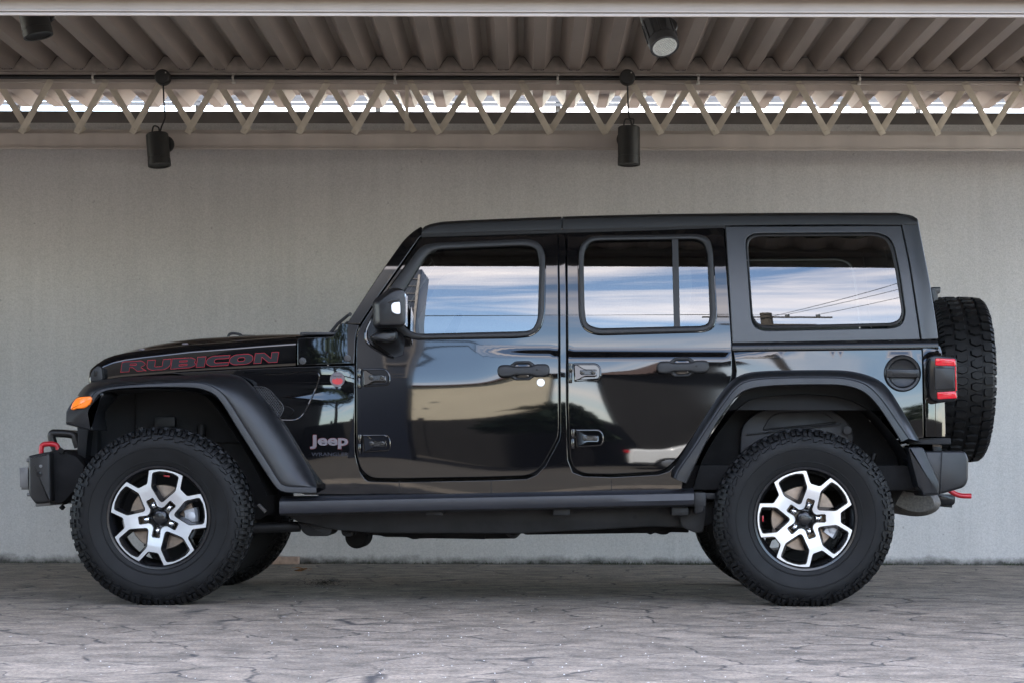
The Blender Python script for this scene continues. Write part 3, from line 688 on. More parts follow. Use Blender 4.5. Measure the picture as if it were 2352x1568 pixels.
# a pale car parked behind the viewer; it shows in the rear door
pc = thing('parked_car', 'white saloon car parked across the yard', 'car', (2.75, -12.4, 0))
X0_, YA, YB = .62, -13.25, -11.6
whitep = mat('white_car_paint', (.75, .75, .74), .12, var=.03, scale=2)
pf = rnd([(0, .26, .05), (0, .62, .1), (.06, .92, .10), (.72, 1.0, .2), (1.2, 1.38, .3), (2.35, 1.42, .4), (3.15, 1.02, .25), (4.15, .88, .2), (4.32, .6, .15), (4.3, .26, .05)], 5)
bm = B(); prismxz(bm, [(X0_+x, z) for x, z in pf], YB, YA, .09, seg=4, bevback=.09); obj('body', bm, whitep, pc, sharp=40)
for y0_, y1_ in ((YB+.004, YB-.05), (YA-.004, YA+.05)):
    for q in ([(.95, 1.03), (1.27, 1.31), (1.78, 1.34), (1.78, 1.03)], [(1.84, 1.03), (1.84, 1.345), (2.3, 1.34), (2.85, 1.06)]):
        bm = B(); prismxz(bm, rnd([(X0_+x, z, .04) for x, z in q]), y0_, y1_, .004); obj('side_window', bm, pane, pc)
for x in (.78, 3.45):
    for y in (YB-.10, YA+.10):
        bm = B(); cyl(bm, (X0_+x, y-.105, .31), (X0_+x, y+.105, .31), .31, n=32, bev=.03); wl = obj('wheel', bm, M['tyre'], pc)
        bm = B(); cyl(bm, (X0_+x, y-.109, .31), (X0_+x, y+.109, .31), .19, n=28, bev=.01); obj('hubcap', bm, M['silver'], wl)
for y in (YB-.22, YA+.22):
    bm = B(); box(bm, (X0_+.02, y, .80), (.10, .30, .13), .02); obj('tail_light', bm, M['redlens'], pc)
    bm = B(); box(bm, (X0_+4.24, y, .72), (.14, .30, .12), .02); obj('headlight', bm, M['whitelens'], pc)

# ================================================================== THE VEHICLE
HX0, HX1 = P(365, 1187, .03).x, P(1850, 1190, .03).x      # axles
HZ = .409
car = thing('off_road_vehicle', 'glossy black four-door off-road vehicle with matte hardtop, black flares and machined wheels, parked side-on', 'car', ((HX0+HX1)/2, CY, 0))
PA, ST, FL = M['paint'], M['satin'], M['flare']

# ---- wheels
TR, TW = .409, .142
def wheel_meshes():
    me = {}
    # tyre carcass
    bm = B()
    side = [(-.105, .232), (-.118, .238), (-.124, .250), (-.126, .262), (-.132, .285), (-.1385, .315), (-.1405, .335), (-.138, .352), (-.131, .372), (-.122, .388), (-.108, .397), (-.05, .401), (0, .402)]
    prof = side+[(-y, r) for y, r in side[-2::-1]]+[(.09, .225), (-.09, .225)]
    lathe(bm, prof+[prof[0]], 120)
    def pt(y, r, a): return Vector((math.sin(a)*r, y, math.cos(a)*r))
    # surface walk: s -> (y, r) outside of the carcass, n = outward normal
    walk = [(-.1395, .348), (-.1355, .362), (-.130, .375), (-.1225, .388), (-.109, .3975), (-.06, .401), (0, .402)]
    def at(s, hgt):
        """s in 0..6 along the walk (mirrored past 6)"""
        m = s > 6; q = 12-s if m else s
        i = min(5, int(q)); f = q-i; y = walk[i][0]*(1-f)+walk[i+1][0]*f; r = walk[i][1]*(1-f)+walk[i+1][1]*f
        dy = walk[i+1][0]-walk[i][0]; dr = walk[i+1][1]-walk[i][1]; l = math.hypot(dy, dr); ny, nr = -dr/l, dy/l
        if nr < 0 and abs(nr) > .01: pass
        y += -abs(dr/l)*hgt; r += abs(dy/l)*hgt
        return (-y if m else y), r
    def block(poly, h, taper=.12, sub=True):
        """poly of (s, angle); raised block with sloped sides"""
        cs = sum(p[0] for p in poly)/len(poly); ca = sum(p[1] for p in poly)/len(poly)
        lo = [bm.verts.new(pt(*at(s, -.003), a)) for s, a in poly]
        hi = [bm.verts.new(pt(*at(cs+(s-cs)*(1-taper), h), ca+(a-ca)*(1-taper))) for s, a in poly]
        n = len(poly)
        for i in range(n): bm.faces.new((lo[i], lo[(i+1) % n], hi[(i+1) % n], hi[i]))
        bm.faces.new(hi)
    n = 46; st = 2*math.pi/n
    for k in range(n):
        a = k*st
        for m in (0, 1):
            o = a+(st*.5 if m else 0); ms = (lambda s: 12-s) if m else (lambda s: s)
            lg = k % 2
            # shoulder lug wrapping over the tread edge, in three facets
            e0 = 1.75 if lg else 2.3
            w_ = .33*st
            for s0, s1 in ((e0, 3.05), (2.95, 4.02)):
                for dd in (-.215*st, .215*st):
                    block([(ms(s0), o+dd-.15*st), (ms(s1), o+dd-.15*st), (ms(s1), o+dd+.15*st), (ms(s0), o+dd+.15*st)], .0115, .06)
            block([(ms(3.95), o-w_), (ms(4.6), o-w_*1.05), (ms(4.74), o-w_*.5), (ms(4.74), o+w_*.7), (ms(4.6), o+w_), (ms(3.95), o+w_)], .0115, .07)
            # second row, staggered hexagons
            c = o+st*.5
            block([(ms(4.86), c-.28*st), (ms(5.40), c-.45*st), (ms(5.88), c-.24*st), (ms(5.93), c+.22*st), (ms(5.5), c+.40*st), (ms(4.9), c+.30*st)], .0115, .20)
            if k % 2 == 0:
                # sidewall hooks below the lugs
                for da, fl in ((0, 1), (st, -1)):
                    b_ = o+da
                    block([(ms(1.75), b_-.40*st), (ms(1.75), b_+.38*st), (ms(1.15), b_+.40*st), (ms(1.0), b_+.05*st), (ms(.35 if fl > 0 else .7), b_-.10*st), (ms(.3 if fl > 0 else .65), b_-.46*st), (ms(.9), b_-.45*st)], .0075, .08)
    # sidewall ribs
    for y0, r0 in ((-.1275, .2655), (-.1392, .3215)):
        lathe(bm, [(y0+.002, r0-.004), (y0-.002, r0-.0015), (y0-.002, r0+.0015), (y0+.002, r0+.004)], 120)
    bmesh.ops.recalc_face_normals(bm, faces=bm.faces)
    me['tyre'] = ('tyre', bm, M['tyre'], 30)
    # barrel
    bm = B()
    lathe(bm, [(-.112, .226), (-.124, .232), (-.126, .242), (-.119, .246), (-.105, .240)], 80)
    lathe(bm, [(-.112, .226), (-.085, .2145), (.02, .205), (.11, .215), (.112, .232)], 80)
    lathe(bm, [(-.066, .001), (-.066, .062), (-.060, .075), (-.040, .08), (.0, .08)], 40)
    me['barrel'] = ('wheel', bm, M['wheelblack'], 40)
    # spider: machined face with five windows and five notches
    RS = .2245
    def pl(r, d, base): a = base+math.radians(d); return (math.sin(a)*r*RS, math.cos(a)*r*RS)
    outer = []; wins = []
    for k in range(5):
        sa = 2*math.pi*k/5                              # spoke axis
        outer += [pl(1, -15.2, sa), pl(.955, -14.2, sa), pl(.765, -9.0, sa), pl(.738, -6.8, sa), pl(.738, 6.8, sa), pl(.765, 9.0, sa), pl(.955, 14.2, sa), pl(1, 15.2, sa)]
        for j in range(1, 8): outer.append(pl(1, 15.2+(72-30.4)*j/8, sa))
        wa = sa+math.pi/5
        wp = [pl(.325, 0, wa)+(.004,), pl(.345, -6.5, wa)+(.006,), pl(.655, -23.4, wa)+(.010,), pl(.945, -17.2, wa)+(.010,)]
        wp += [pl(.964, d, wa) for d in (-8, 0, 8)]
        wp += [pl(.945, 17.2, wa)+(.010,), pl(.655, 23.4, wa)+(.010,), pl(.345, 6.5, wa)+(.006,)]
        wins.append(rnd(wp, 4))
    hub = []
    for k in range(5):
        sa = 2*math.pi*k/5
        hub += [pl(.215, -30, sa), pl(.245, -19, sa), pl(.405, -12.2, sa), pl(.43, -9, sa), pl(.43, 9, sa), pl(.405, 12.2, sa), pl(.245, 19, sa), pl(.215, 30, sa)]
    def spider(y0, y1, ex, ib, draft=0):
        bm = B()
        O = offs(outer, ex) if ex else [Vector(p) for p in outer]
        H = [offs(h, ib) if ib else [Vector(p) for p in h] for h in wins]+[offs(hub, ib) if ib else [Vector(p) for p in hub]]
        pts = list(O); ed = [(i, (i+1) % len(O)) for i in range(len(O))]
        for h in H: b = len(pts); pts += h; ed += [(b+i, b+(i+1) % len(h)) for i in range(len(h))]
        vo, eo, fo, ov, *_ = delaunay_2d_cdt([Vector(p) for p in pts], ed, [], 0, 1e-7)
        dish = lambda p: y0+.012*max(0, 1-(p.length/RS)/.62)
        vs = [bm.verts.new((p.x, dish(p), p.y)) for p in vo]
        for f in fo:
            c = (vo[f[0]]+vo[f[1]]+vo[f[2]])/3
            if inside(c, O) and not any(inside(c, h) for h in H): bm.faces.new([vs[i] for i in f])
        for q_, ring in enumerate([O]+H):
            back = offs(ring, draft) if draft and 0 < q_ < 6 else ring
            a = [bm.verts.new((p.x, dish(p), p.y)) for p in ring]; b = [bm.verts.new((p.x, y1, p.y)) for p in back]
            for i in range(len(ring)): bm.faces.new((a[i], a[(i+1) % len(ring)], b[(i+1) % len(ring)], b[i]))
        return bm
    me['face'] = ('rim_face', spider(-.121, -.1185, .0008, -.0008), M['silver'], 30)
    bm = spider(-.1190, -.070, -.0012, .0030, .0125)
    me['spokes'] = ('rim_spokes', bm, M['wheelblack'], 30)
    # cap, nuts, disc, caliper
    bm = B(); lathe(bm, [(-.098, .001), (-.098, .018), (-.095, .030), (-.088, .037), (-.07, .038)], 32); me['cap'] = ('centre_cap', bm, M['wheelblack'], 40)
    bm = B(); lathe(bm, [(-.030, .075), (-.030, .150), (-.026, .153), (-.006, .153), (-.004, .075)], 64); lathe(bm, [(-.031, .076), (-.044, .07), (-.05, .001)], 40); me['disc'] = ('brake_disc', bm, M['disc'], 30)
    bm = B()
    for a0, a1 in ((-26, 26),):
        rows = []
        for k in range(9):
            a = math.radians(a0+(a1-a0)*k/8); rows.append([Vector((math.cos(a)*r, y, math.sin(a)*r)) for r, y in ((.105, -.040), (.112, -.058), (.160, -.062), (.172, -.05), (.172, .0), (.105, .0))])
        loft(bm, rows, closed=True, cap=True)
    cyl(bm, (.140, -.060, .03), (.140, -.068, .03), .020, n=20, bev=.003); cyl(bm, (.140, -.060, -.03), (.140, -.068, -.03), .020, n=20, bev=.003)
    me['caliper'] = ('brake_caliper', bm, M['caliper'], 30)
    bm = B(); cyl(bm, (0, -.098, 0), (0, -.072, 0), .0150, .0150, 6, .002); lathe(bm, [(-.108, .001), (-.106, .007), (-.102, .0115), (-.096, .0135)], 24); lathe(bm, [(-.078, .013), (-.074, .016), (-.070, .016)], 16)
    me['nut'] = ('lug_nut', bm, M['chrome'], 25)
    res = {}
    for k, (nm, bm, mm, sh) in me.items():
        bmesh.ops.recalc_face_normals(bm, faces=bm.faces); m = bpy.data.meshes.new(nm); bm.to_mesh(m); bm.free()
        m.polygons.foreach_set('use_smooth', [True]*len(m.polygons)); m.set_sharp_from_angle(angle=R(sh)); m.materials.append(mm); res[k] = m
    return res
WM = wheel_meshes()
for v in WM['tyre'].vertices:
    r_ = math.hypot(v.co.x, v.co.z)
    if r_ > .25: k_ = (r_+(r_-.25)*.0625)/r_; v.co.x *= k_; v.co.z *= k_
def wheel(x, y, z, rot, spin, name='wheel', cal=0, label=None):
    """part of the vehicle: barrel mesh with tyre, rim, nuts, cap, brake as sub-parts"""
    w_ = bpy.data.objects.new(name, WM['barrel']); C.objects.link(w_); w_.parent = car
    w_.location = Vector((x, y, z))-ROOT[car.name]; w_.rotation_euler = rot
    if label: w_['label'] = label
    def sub(k, m=None):
        o = bpy.data.objects.new(WM[k].name, WM[k]); C.objects.link(o); o.parent = w_
        if m is not None: o.matrix_local = m
        return o
    Sp = Matrix.Rotation(R(spin), 4, 'Y')
    sub('tyre', Matrix.Rotation(R(spin*1.3+4), 4, 'Y'))
    sub('face', Sp); sub('spokes', Sp); sub('cap')
    for k in range(5):
        a = R(spin)+2*math.pi*k/5; sub('nut', Matrix.Translation((math.sin(a)*.0635, 0, math.cos(a)*.0635)))
    if cal is not None: sub('disc'); sub('caliper', Matrix.Rotation(R(cal), 4, 'Y'))
    return w_
wy = TW+.004
wheel(HX0, wy, HZ, (0, 0, 0), 45, cal=10)
wheel(HX1, wy, HZ, (0, 0, 0), 90-2, cal=8)
wheel(HX0, 2*CY-wy, HZ, (0, 0, math.pi), 20)
wheel(HX1, 2*CY-wy, HZ, (0, 0, math.pi), 50)
XS = P(2290, 870, .66).x-TW
wheel(XS, 1.04, P(2225, 872, 1.04).z, (0, 0, math.pi/2), 10, name='spare_wheel', cal=None, label='spare wheel with chunky tread carried on the tailgate')
# small red mark on the two near rims is writing too small to read: a red dash
for hx, ang in ((HX0, 9), (HX1, -90)):
    a = R(ang); bm = B(); box(bm, (hx+math.sin(a)*.196, wy-.088, HZ+math.cos(a)*.196), (.028, .004, .007), .001, Matrix.Rotation(a, 3, 'Y')); obj('rim_mark', bm, M['redhook'], car)

# ---- inner body (dark), floor, engine bay, wheel housings
bm = B()
xa, xb = P(800, 900, .3).x, P(2150, 900, .3).x
box(bm, ((xa+xb)/2, CY, .60), (xb-xa, 1.50, .12), .01)
box(bm, (P(770, 900, .3).x, CY, .88), (.05, 1.44, .56), .01)
box(bm, ((xa+xb)/2+.1, CY-.0, .86), (xb-xa-.35, .02, .01))
obj('floor_pan', bm, M['under'], car)
bm = B()
x0, x1 = P(215, 900, .5).x, P(770, 900, .5).x
box(bm, ((x0+x1)/2+.1, CY, .93), (x1-x0-.2, .86, .34), .02)
obj('engine_bay', bm, M['dark'], car)
# inner flank behind the shut lines
bm = B(); box(bm, ((P(822, 1000, .19).x+P(1560, 1000, .19).x)/2, .19, .87), (P(1560, 1000, .19).x-P(822, 1000, .19).x, .05, .52)); mirrored(bm); obj('inner_body', bm, M['dark'], car)
bm = B(); box(bm, ((P(1540, 1000, .19).x+P(2150, 1000, .19).x)/2, .21, 1.06), (P(2150, 1000, .19).x-P(1540, 1000, .19).x, .04, .28)); mirrored(bm); obj('inner_body', bm, M['dark'], car)
# rear wheel housing with its pressed liner
bm = B()
arc = [P(u, v, .42) for u, v in smooth(r3([(180, 760), (230, 600), (330, 430), (450, 290), (560, 235), (800, 215), (1050, 235), (1200, 300), (1320, 420), (1420, 560), (1480, 700)]), 4)]
loft(bm, [[Vector((p.x, .10, p.z)) for p in arc], [Vector((p.x, .44, p.z)) for p in arc]])
f_ = [P(u, v, .45) for u, v in r3([(170, 800), (230, 600), (330, 430), (450, 290), (560, 235), (800, 215), (1050, 235), (1200, 300), (1320, 420), (1420, 560), (1480, 760), (1400, 900), (300, 900)])]
bm.faces.new([bm.verts.new(p) for p in f_])
mirrored(bm); obj('wheel_housing', bm, M['under'], car)
bm = B()
prism(bm, rnd(r3([(480, 620, 20), (490, 380, 30), (620, 290, 50), (1000, 270, 60), (1150, 380, 40), (1180, 500, 20), (900, 640, 10)])), .40, .45, .01)
prism(bm, rnd(r3([(615, 425, 8), (660, 340, 25), (720, 312, 25), (980, 306, 30), (1072, 372, 12), (1050, 385, 8), (700, 415, 10)])), .388, .41, .008)
cyl(bm, P(*r3([(1130, 420)])[0], .40), P(*r3([(1130, 420)])[0], .37), .022, n=20, bev=.004)
tube(bm, [P(*q, .385) for q in smooth(r3([(520, 445), (620, 436), (700, 425), (1060, 388), (1085, 375)]), 4)], .004, 6)
obj('wheel_arch_liner', bm, mat('liner_plastic', (.028, .028, .031), .55, var=.3, scale=10), car)
# front wheel housing
bm = B()
arc = [P(u, v, .34) for u, v in smooth(z1([(600, 960), (640, 800), (750, 735), (1100, 720), (1330, 740), (1430, 800), (1560, 980), (1700, 1200), (1790, 1400)]), 4)]
loft(bm, [[Vector((p.x, .08, p.z)) for p in arc], [Vector((p.x, .52, p.z)) for p in arc]])
f_ = [P(u, v, .55) for u, v in z1([(505, 1160), (505, 960), (600, 850), (640, 740), (750, 700), (1330, 700), (1430, 760), (1580, 980), (1790, 1380), (1790, 1500), (1700, 1560), (800, 1560), (640, 1300)])]
bm.faces.new([bm.verts.new(p) for p in f_])
mirrored(bm); obj('wheel_housing', bm, M['dark'], car)
# suspension glimpsed over the front wheel
bm = B(); cyl(bm, P(463, 1075, .42), P(463, 975, .46), .022, n=14); cyl(bm, P(463, 1010, .42), P(465, 975, .46), .006, n=8); obj('shock_absorber', bm, M['frame'], car)
bm = B(); cyl(bm, P(2010, 1040, .36), P(1998, 1075, .36), .012, n=12); cyl(bm, P(1998, 1070, .36), P(1975, 1200, .40), .026, n=12); obj('shock_absorber', bm, M['frame'], car)
bm = B(); box(bm, P(380, 968, .45), (.10, .05, .05), .006); obj('spring_cup', bm, M['frame'], car)
bm = B(); box(bm, P(323, 984, .45), (.03, .03, .02), .004); obj('bump_stop', bm, M['frame'], car)

# ---- hood
def hw(u): t = (u-205)/(690-205); return .605+.115*t
st_u = [212, 222, 240, 262, 290, 330, 380, 440, 520, 600, 681]
sh_v = {212: 843, 222: 835, 240: 823, 262: 815, 290: 809, 330: 803.5, 380: 798, 440: 791, 520: 785, 600: 778.5, 681: 772.5}    # shoulder line of the flank
cr_v = {212: 836, 222: 828, 240: 817, 262: 809, 290: 801.5, 330: 793, 380: 785, 440: 779, 520: 774.5, 600: 771.5, 681: 771}   # crown on the centreline
bt_v = {212: 878, 222: 874, 240: 872, 262: 868, 290: 865, 330: 862, 380: 858, 440: 853, 520: 848.5, 600: 844, 681: 839.5}
rows = []
for u in st_u:
    w_ = hw(u); y = CY-w_
    sp = P(u, sh_v[u], y+.03); bz = P(u, bt_v[u], y).z; cz_ = P(u, cr_v[u], .62).z; X = sp.x; zs = sp.z
    h = [(y+.004, bz), (y+.001, bz+.03), (y+.003, zs-.045), (y+.010, zs-.018), (y+.022, zs-.004), (y+.042, zs+.001), (y+.09, zs+.002),
         (y+.19, zs+.004), (y+.235, zs*.4+cz_*.6), (y+.28, cz_), (CY-.12, cz_+.002), (CY, cz_+.003)]
    rows.append([Vector((X+(.05*(yy/CY)**0 - .05), yy, z)) for yy, z in h]+[Vector((X, 2*CY-yy, z)) for yy, z in h[-2::-1]])
# rounded nose
nose = []
for p in rows[0]: nose.append(Vector((p.x-.012, CY+(p.y-CY)*.985, p.z-.010)))
nose2 = [Vector((p.x-.004, CY+(p.y-CY)*.97, min(p.z, P(212, 878, .3).z+.02))) for p in nose]
bm = B(); loft(bm, [nose2, nose]+rows+[[p+Vector((0, 0, -.02)) for p in rows[-1]]])
hood = obj('hood', bm, PA, car, sharp=50)
for u in (325, 425, 552):          # thin bumpers sitting along the hood edge
    bm = B(); q = P(u, sh_v[min(st_u, key=lambda a: abs(a-u))]-1.5, CY-hw(u)+.05); box(bm, q, (.03, .012, .008), .003)
    obj('hood_bumper', bm, M['badge'], hood)
bm = B()                            # hood hold-down loop on the crown
tube(bm, [P(u, v, .62) for u, v in smooth([(524, 775), (527, 768), (535, 766), (545, 767), (552, 769), (556, 773)], 4)], .007, 8)
loft(bm, [[P(u, v, y) for u, v in ((545, 775), (550, 769), (585, 769.5), (594, 775))] for y in (.58, .60, .64, .66)], cap=True)
obj('hood_catch', bm, ST, hood)
# front catch and lamp guard beside the grille
bm = B()
prism(bm, rnd(zf([(690, 350, 6), (700, 250, 20), (760, 195, 20), (800, 215, 20), (812, 330, 8), (760, 345)])), .285, .335, .006)
ring = rnd(zf([(712, 345, 6), (715, 245, 14), (735, 222, 12), (770, 225, 12), (765, 318, 10)])); 
obj('hood_latch', bm, M['rubber'], car)
bm = B(); prism(bm, rnd(zf([(722, 300, 6), (728, 240, 8), (758, 235, 8), (752, 295, 6)])), .278, .29, .002); obj('latch_pad', bm, M['smoke'], car)
bm = B(); cyl(bm, P(*zf([(838, 222)])[0], CY-.605-.004), P(*zf([(838, 222)])[0], CY-.59), .006, n=14, bev=.002); obj('hood_stud', bm, M['chrome'], car)
# grille with slots and round lamps (faces forward)
gx = P(206, 870, .45).x
g0, g1 = .62, P(215, 836, .5).z
bm = B()
gp = [(-.60, .66), (.60, .66), (.615, .9), (.60, g1-.02), (.56, g1), (-.56, g1), (-.60, g1-.02), (-.615, .9)]
loft(bm, [[Vector((gx+dx+(z-.66)*.10, CY+y*s, z)) for y, z in gp] for dx, s in ((.06, 1), (.012, 1), (0, .985))]); f0 = [Vector((gx+(z-.66)*.10, CY+y*.985, z)) for y, z in gp]; bm.faces.new([bm.verts.new(p) for p in f0])
gr = obj('grille', bm, PA, car)
for k in range(7):
    yy = CY+(k-3)*.094; bm = B(); box(bm, (gx+.016, yy, .87), (.012, .062, .32), .004, Matrix.Rotation(R(5.7), 3, 'Y')); obj('grille_slot', bm, M['dark'], gr)
for s in (-1, 1):
    q = Vector((gx+.03, CY+s*.455, .93)); bm = B(); cyl(bm, q+Vector((.02, 0, 0)), q+Vector((-.055, 0, 0)), .098, .094, 36, .012); hl = obj('headlight', bm, M['whitelens'], car)
    bm = B(); 
    for k in range(36): pass
    tube(bm, [q+Vector((-.035, math.cos(2*math.pi*k/36)*.102, math.sin(2*math.pi*k/36)*.102)) for k in range(37)], .009, 8); obj('lamp_ring', bm, M['rubber'], hl)

# ---- cowl, fender side, A pillar
fen = lambda x, z: skin(x, z)+.10*max(0, min(1, (-1.0-x)/.9))**1.5+(.009*math.exp(-((z-1.02)/.05)**2)*max(0, min(1, (-.93-x)/.1)))
cowl_o = rnd([(683, 838.5, 1), (683, 777), (700, 775), (764, 773, 4), (772, 762), (783, 742, 2)]+z3([(395, 1108), (366, 1195, 20), (352, 1437, 2)])+[(812, 834.5, 2)])
panel('cowl_side', cowl_o, [], PA, car, fen, .004, mirror=True)
fender_o = z1([(1290, 640), (1110, 603), (1920, 563)])+[(683, 841), (813, 837.5, 2)]+z4([(292, 205), (292, 950, 30)])+[(826, 1080), (838, 1098), (850, 1106), (850, 1135), (700, 1135)]+z1([(1830, 1340), (1560, 920), (1430, 760)])
panel('front_fender', rnd(fender_o), [], PA, car, fen, .002, mirror=True)
# fender vent: scooped blade with honeycomb insert
vent = rnd(z1([(1640, 690, 8), (1745, 690, 25), (1865, 828, 20), (1825, 905, 8)]))
bm = B(); ring_on(bm, vent, offs(vent, 2.2), -.008, .02, 72, fen, .003); obj('fender_vent', bm, mat('vent_trim', (.05, .05, .053), .38), car)
bm = B(); vi = offs(vent, 2.0); pts = [S(u, v, fen, .003) for u, v in vi]; bm.faces.new([bm.verts.new(p) for p in pts])
mesh_ = obj('vent_insert', bm, M['dark'], car)
bm = B()
for i in range(14):
    for j in range(22):
        u, v = 576+i*5.6+(2.8 if j % 2 else 0), 884+j*3.6
        if inside((u, v), [tuple(q) for q in vi]):
            c = S(u, v, fen, -.001)
            tube(bm, [c+Vector((math.cos(a)*.0052, 0, math.sin(a)*.0044)) for a in [2*math.pi*k/6 for k in range(7)]], .0012, 4)
obj('honeycomb', bm, mat('vent_mesh', (.05, .05, .053), .4), car)
bm = B(); bl = rnd(z1([(1832, 905, 2), (1868, 818, 6), (1925, 845, 14), (1900, 885, 18)])); prismp = [S(u, v, fen, -.006) for u, v in bl]; back = [S(u, v, fen, .01) for u, v in bl]
loft(bm, [[p+Vector((0, .004, 0)) for p in prismp], [Vector((p.x*.96+sum(q.x for q in prismp)/len(prismp)*.04, p.y, p.z*.96+sum(q.z for q in prismp)/len(prismp)*.04)) for p in prismp]], closed=True); bm.faces.new([bm.verts.new(Vector((p.x*.96+sum(q.x for q in prismp)/len(prismp)*.04, p.y, p.z*.96+sum(q.z for q in prismp)/len(prismp)*.04))) for p in prismp]); loft(bm, [[p+Vector((0, .004, 0)) for p in prismp], back], closed=True)
obj('vent_blade', bm, PA, car)
# raised swage line that runs back from the vent
bm = B()
tube(bm, [S(u, v, fen, .0015) for u, v in smooth(z1([(1590, 600), (1800, 612), (2000, 598), (2065, 600), (2085, 625), (2070, 690), (2030, 780), (1985, 870), (1930, 910), (1840, 912)]), 6)], .0042, 8)
obj('fender_swage', bm, PA, car)
for u, v in [(695, 828), (798, 822)]:
    c = S(u, v, fen, .0); bm = B(); cyl(bm, c+Vector((0, .004, 0)), c+Vector((0, -.004, 0)), .0165, n=24, bev=.002); cyl(bm, c+Vector((0, -.003, 0)), c+Vector((0, -.006, 0)), .007, n=6); obj('cowl_bolt', bm, ST, car)

pill_o = rnd(z3([(285, 1102), (345, 1018), (560, 690), (770, 395, 20), (850, 325, 20), (913, 288, 3), (915, 372, 3), (898, 380), (555, 872), (400, 1105)]))
panel('windshield_pillar', pill_o, [], PA, car, skin, .006, thick=.07, mirror=True)
# windshield glass, header and cowl top
a0, a1 = P(*z3([(300, 1085)])[0], .2), P(*z3([(880, 305)])[0], .22)
bm = B(); loft(bm, [[Vector((p.x+.02+.02*math.cos(math.pi*(t-.5)), .27+t*1.34, p.z-.012)) for t in [k/12 for k in range(13)]] for p in [a0.lerp(a1, k/8) for k in range(9)]]); obj('windshield', bm, M['glass'], car, recalc=False)
bm = B(); box(bm, (a1.x+.03, CY, a1.z-.02), (.08, 1.28, .05), .01, Matrix.Rotation(R(-30), 3, 'Y')); obj('windshield_header', bm, PA, car)
bm = B(); zz = P(690, 773, .24).z+.012; loft(bm, [[Vector((P(683, 772, .3).x, y, zz-.012)) for y in (.24, CY, 2*CY-.24)], [Vector((P(770, 768, .3).x, y, zz-.004)) for y in (.22, CY, 2*CY-.22)], [Vector((P(810, 760, .3).x, y, zz+.0)) for y in (.22, CY, 2*CY-.22)]]); box(bm, P(738, 768.5, .36), (.16, .16, .014), .005); box(bm, P(697, 768.5, .36), (.03, .04, .02), .006); obj('cowl_top', bm, ST, car)
bm = B(); tube(bm, [P(u, v, .34) for u, v in z3([(150, 1180), (215, 1100), (300, 1030), (322, 1022)])], .008, 8); tube(bm, [P(u, v, .33) for u, v in z3([(160, 1188), (235, 1140), (300, 1080)])], .005, 6); cyl(bm, P(*z3([(238, 1133)])[0], .32), P(*z3([(238, 1133)])[0], .36), .012, n=12); cyl(bm, P(*z3([(318, 1020)])[0], .32), P(*z3([(318, 1020)])[0], .36), .009, n=12); obj('wiper', bm, ST, car)

# ---- doors
fd_o = rnd(z3([(913, 381, 4), (556, 880), (402, 1116, 10), (372, 1200, 40)])+z4([(300, 100), (302, 960, 30), (345, 1085, 30), (430, 1150, 20), (660, 1153), (1425, 1139), (1715, 1129, 20), (1800, 1098, 20), (1872, 1022, 20), (1984, 815, 12), (1993, 760)])+z3([(2054, 350, 3)]))
fd_h = rnd(z3([(712, 900, 10), (925, 540, 20), (990, 472, 25), (1080, 458, 10), (1780, 432, 30), (1890, 450, 30), (1912, 560, 10), (1897, 1080, 35), (1850, 1165, 30), (1750, 1178, 10), (850, 1200, 60), (740, 1120, 15)]))
fd = panel('front_door', fd_o, [fd_h], PA, car, skin, 0, r=.005)
rd_o = rnd(r1([(71, 165, 2), (77, 750), (77, 1000), (87, 1268, 15), (112, 1320, 15), (165, 1340, 10), (300, 1342), (520, 1330, 12), (568, 1310, 12), (618, 1262, 10), (876, 897, 12), (884, 850, 12), (881, 700), (857, 350), (842, 134, 2)]))
rd_h = rnd(r1([(150, 300), (152, 230, 14), (185, 192, 12), (230, 190), (715, 183, 10), (762, 205, 10), (774, 260), (790, 575, 12), (775, 625, 12), (735, 632), (220, 645, 14), (160, 620, 14), (152, 540)]))
rd = panel('rear_door', rd_o, [rd_h], PA, car, skin, 0, r=.005)
# far doors as one plain pair
for nm, o_, h_ in (('front_door', fd_o, fd_h), ('rear_door', rd_o, rd_h)):
    a, b = panel(nm, o_, [h_], PA, car, skin, 0, mirror=True); bpy.data.objects.remove(a)
# window seals
fs_o = rnd(z3([(640, 815, 5), (880, 488, 30), (945, 442, 25), (1055, 428, 10), (1800, 397, 30), (1900, 420, 30), (1945, 520, 20), (1936, 1020, 40), (1905, 1140, 40), (1830, 1200, 30), (1700, 1212, 10), (820, 1225, 60), (690, 1140, 20)]))
fs_i = rnd(z3([(725, 892, 8), (932, 555, 20), (1010, 488, 25), (1090, 478, 10), (1770, 448, 25), (1875, 470, 25), (1896, 570, 10), (1882, 1070, 35), (1838, 1152, 25), (1760, 1162, 10), (860, 1184, 50), (765, 1120, 12)]))
bm = B(); ring_on(bm, fs_o, fs_i, -.012, .02, 150); obj('window_seal', bm, M['rubber'], fd)
rs_o = rnd(r1([(130, 300), (133, 225, 16), (190, 180, 12), (240, 178), (720, 171, 12), (775, 190, 12), (787, 255), (805, 575, 14), (790, 630, 14), (738, 645), (215, 660, 16), (150, 630, 16), (135, 560)]))
rs_i = rnd(r1([(155, 300), (160, 235, 14), (195, 203, 10), (240, 200), (710, 193, 10), (750, 215, 10), (763, 265), (776, 570, 12), (762, 610, 10), (730, 617), (225, 629, 12), (168, 608, 12), (160, 530)]))
bm = B(); ring_on(bm, rs_o, rs_i, -.012, .02, 150)
